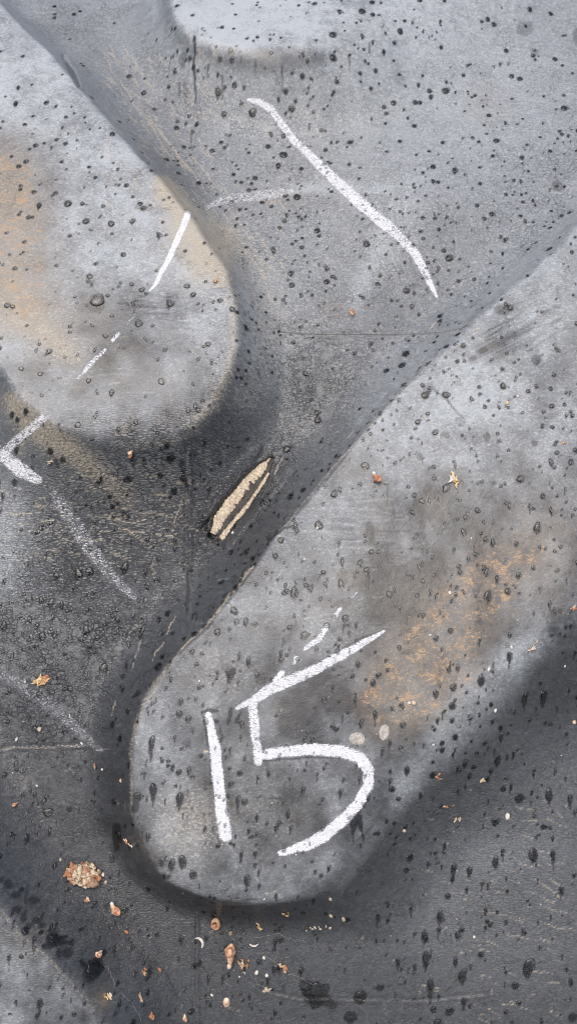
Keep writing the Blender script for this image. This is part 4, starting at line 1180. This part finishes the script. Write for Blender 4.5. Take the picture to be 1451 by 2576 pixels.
# ---- specks too many to count
sp = []
for i in range(60):
    f = rng.random()
    if f < .45: x, y = rng.uniform(0, 1451), rng.uniform(1900, 2576)
    elif f < .8: x, y = rng.uniform(700, 1451), rng.uniform(1000, 2000)
    else: x, y = rng.uniform(0, 1451), rng.uniform(0, 2576)
    sp.append((x, y))
p_, n_, s_ = spots(sp)
SV, SQ, off = [], [], 0
SV2, SQ2, off2 = [], [], 0
for i in range(len(sp)):
    L = rng.uniform(.8, 2.3) if rng.random() < .9 else rng.uniform(2.4, 3.6)
    v, q = lump(L * rng.uniform(.8, 1.4), L, L * .5, 500 + i % 23, .3, 6, 4)
    a = np.array(frame(p_[i], n_[i], rng.uniform(0, 360)))
    w = (v * s_[i]) @ a[:3, :3].T + a[:3, 3]
    if rng.random() < .55: SV.append(w); SQ.append(np.array(q) + off); off += len(v)
    else: SV2.append(w); SQ2.append(np.array(q) + off2); off2 += len(v)
ob = link('white_specks', mesh_from('white_specks', np.vstack(SV), np.vstack(SQ), WHITE)); tag(ob, 'white specks of grit scattered over the tyre', 'specks', None, 'stuff')
ob = link('brown_specks', mesh_from('brown_specks', np.vstack(SV2), np.vstack(SQ2), PELLET)); tag(ob, 'tan specks of grit scattered over the tyre', 'specks', None, 'stuff')

# ---- cobweb threads in the lower groove
SV, SQ, off = [], [], 0
webs = [((580,2348),(590,2370),(585,2395)),((625,2450),(650,2475),(690,2500)),((250,2220),(300,2235)),((560,2465),(580,2482)),((660,2400),(720,2440),(790,2480)),((300,2500),(330,2530),(350,2570)),((270,2440),(285,2490)),((640,2360),(700,2345),(740,2370)),
        ((470,1240),(420,1258),(370,1262)),((430,1225),(400,1258)),((360,1250),(395,1262))]
for w in webs:
    xy = resample(w, 10) + rng.normal(0, .5, (10, 2)); p_, n_, s_ = spots(xy)
    pts = p_ + n_ * (.0004 + .0008 * np.sin(np.linspace(0, math.pi, 10)))[:, None]
    v, q = tube(pts, [.00003] * 10, 5); SV.append(v); SQ.append(np.array(q) + off); off += len(v)
ob = link('cobweb', mesh_from('cobweb', np.vstack(SV), np.vstack(SQ), WEB)); tag(ob, 'fine torn cobweb threads in the lower groove', 'cobweb', None, 'stuff')

# ---- every single drop named by what it lies beside
MARKS = [(622,250,'top end of the long chalk line'),(860,468,'middle of the long chalk line'),(1098,746,'lower end of the long chalk line'),(475,540,'top of the chalk tick'),(380,733,'foot of the chalk tick'),(195,950,'foot of the chalk dashes'),
         (107,1052,'upper end of the chalk bar'),(60,1190,'thick white chalk patch'),(225,1380,'crazed chalk line'),(690,1152,'upper tip of the torn gash'),(535,1345,'lower tip of the torn gash'),(943,1205,'russet snail shell'),(1141,1210,'golden husk on the lug'),
         (105,1712,'orange shredded husk'),(210,2203,'large bark crumb'),(285,2287,'oval snail shell with white tip'),(542,2322,'round orange shell'),(580,2405,'large spiral shell'),(243,2402,'pale shell by the corner lug'),(567,2522,'cream disc shell'),
         (895,1860,'flat pale disc on the numeral'),(965,1845,'upright pale disc'),(1038,1770,'pink pellet'),(524,1800,'top of the numeral 1'),(567,2102,'foot of the numeral 1'),(966,1590,'tip of the flag of the 5'),(650,1910,'corner of the 5'),(927,1950,'bulge of the 5'),(706,2146,'tail of the 5'),
         (1165,1052,'dark straight scratch'),(800,2510,'large black wet patch'),(328,1137,'tiny round shell'),(1272,2055,'large white pellet'),(98,1838,'round pinkish pellet'),(884,790,'tiny orange husk'),(800,2334,'row of larval cases'),(900,1490,'top of the chalk dots'),(745,1660,'foot of the chalk dots'),
         (272,2508,'bright yellow husk'),(1335,1625,'thin pink scrap on the ridge'),(180,205,'nick in the crest'),(1242,1790,'white pellet under the pale band'),(250,1882,'end of the worn chalk line'),(455,1637,'bend of the crest line'),(1440,1530,'pinkish scrap at the edge')]
SHAPE = {'round': 'round', 'oval': 'oval', 'tear': 'teardrop shaped', 'vee': 'crescent shaped', 'blot': 'splayed'}
BIG_OWN = {0: 'largest domed rain drop of the rounded lug, beside a dark wet patch'}
taken = {}
for k, ob in sorted(one, key=lambda t_: -drops[t_[0]][2]):
    x, y, s, kind = drops[k]
    lab = BIG_OWN.get(k)
    if lab is None:
        for mx, my, mt in sorted(MARKS, key=lambda m_: math.hypot(m_[0] - x, m_[1] - y)):
            d = math.hypot(mx - x, my - y)
            if d > 130: break
            if abs(y - my) > abs(x - mx): side = 'below' if y > my else 'above'
            else: side = 'right of' if x > mx else 'left of'
            key = (mt, side)
            if key not in taken:
                taken[key] = 1
                lab = 'largest rain drop just %s the %s' % (side, mt)
                break
    if lab is None:
        u_, v_ = du[k], dv[k]
        o_ = OWN[iv[k] * NU + iu[k]]
        where = {0: 'on the rounded lug with the chalk tick', 1: 'on the long lug marked 15', 2: 'on the pale lug end at the top', 3: 'on the corner lug at the bottom'}.get(int(o_))
        if where is None:
            where = 'in the groove above the long lug' if y < 1000 else ('in the wrinkled groove at left' if x < 700 and y < 2100 else ('in the lower groove under the lug ends' if x < 800 else 'in the groove at lower right'))
        lab = '%s dark rain drop %s' % (SHAPE[kind], where)
    tag(ob, lab, 'water drop', 'rain drops beaded on the tyre')
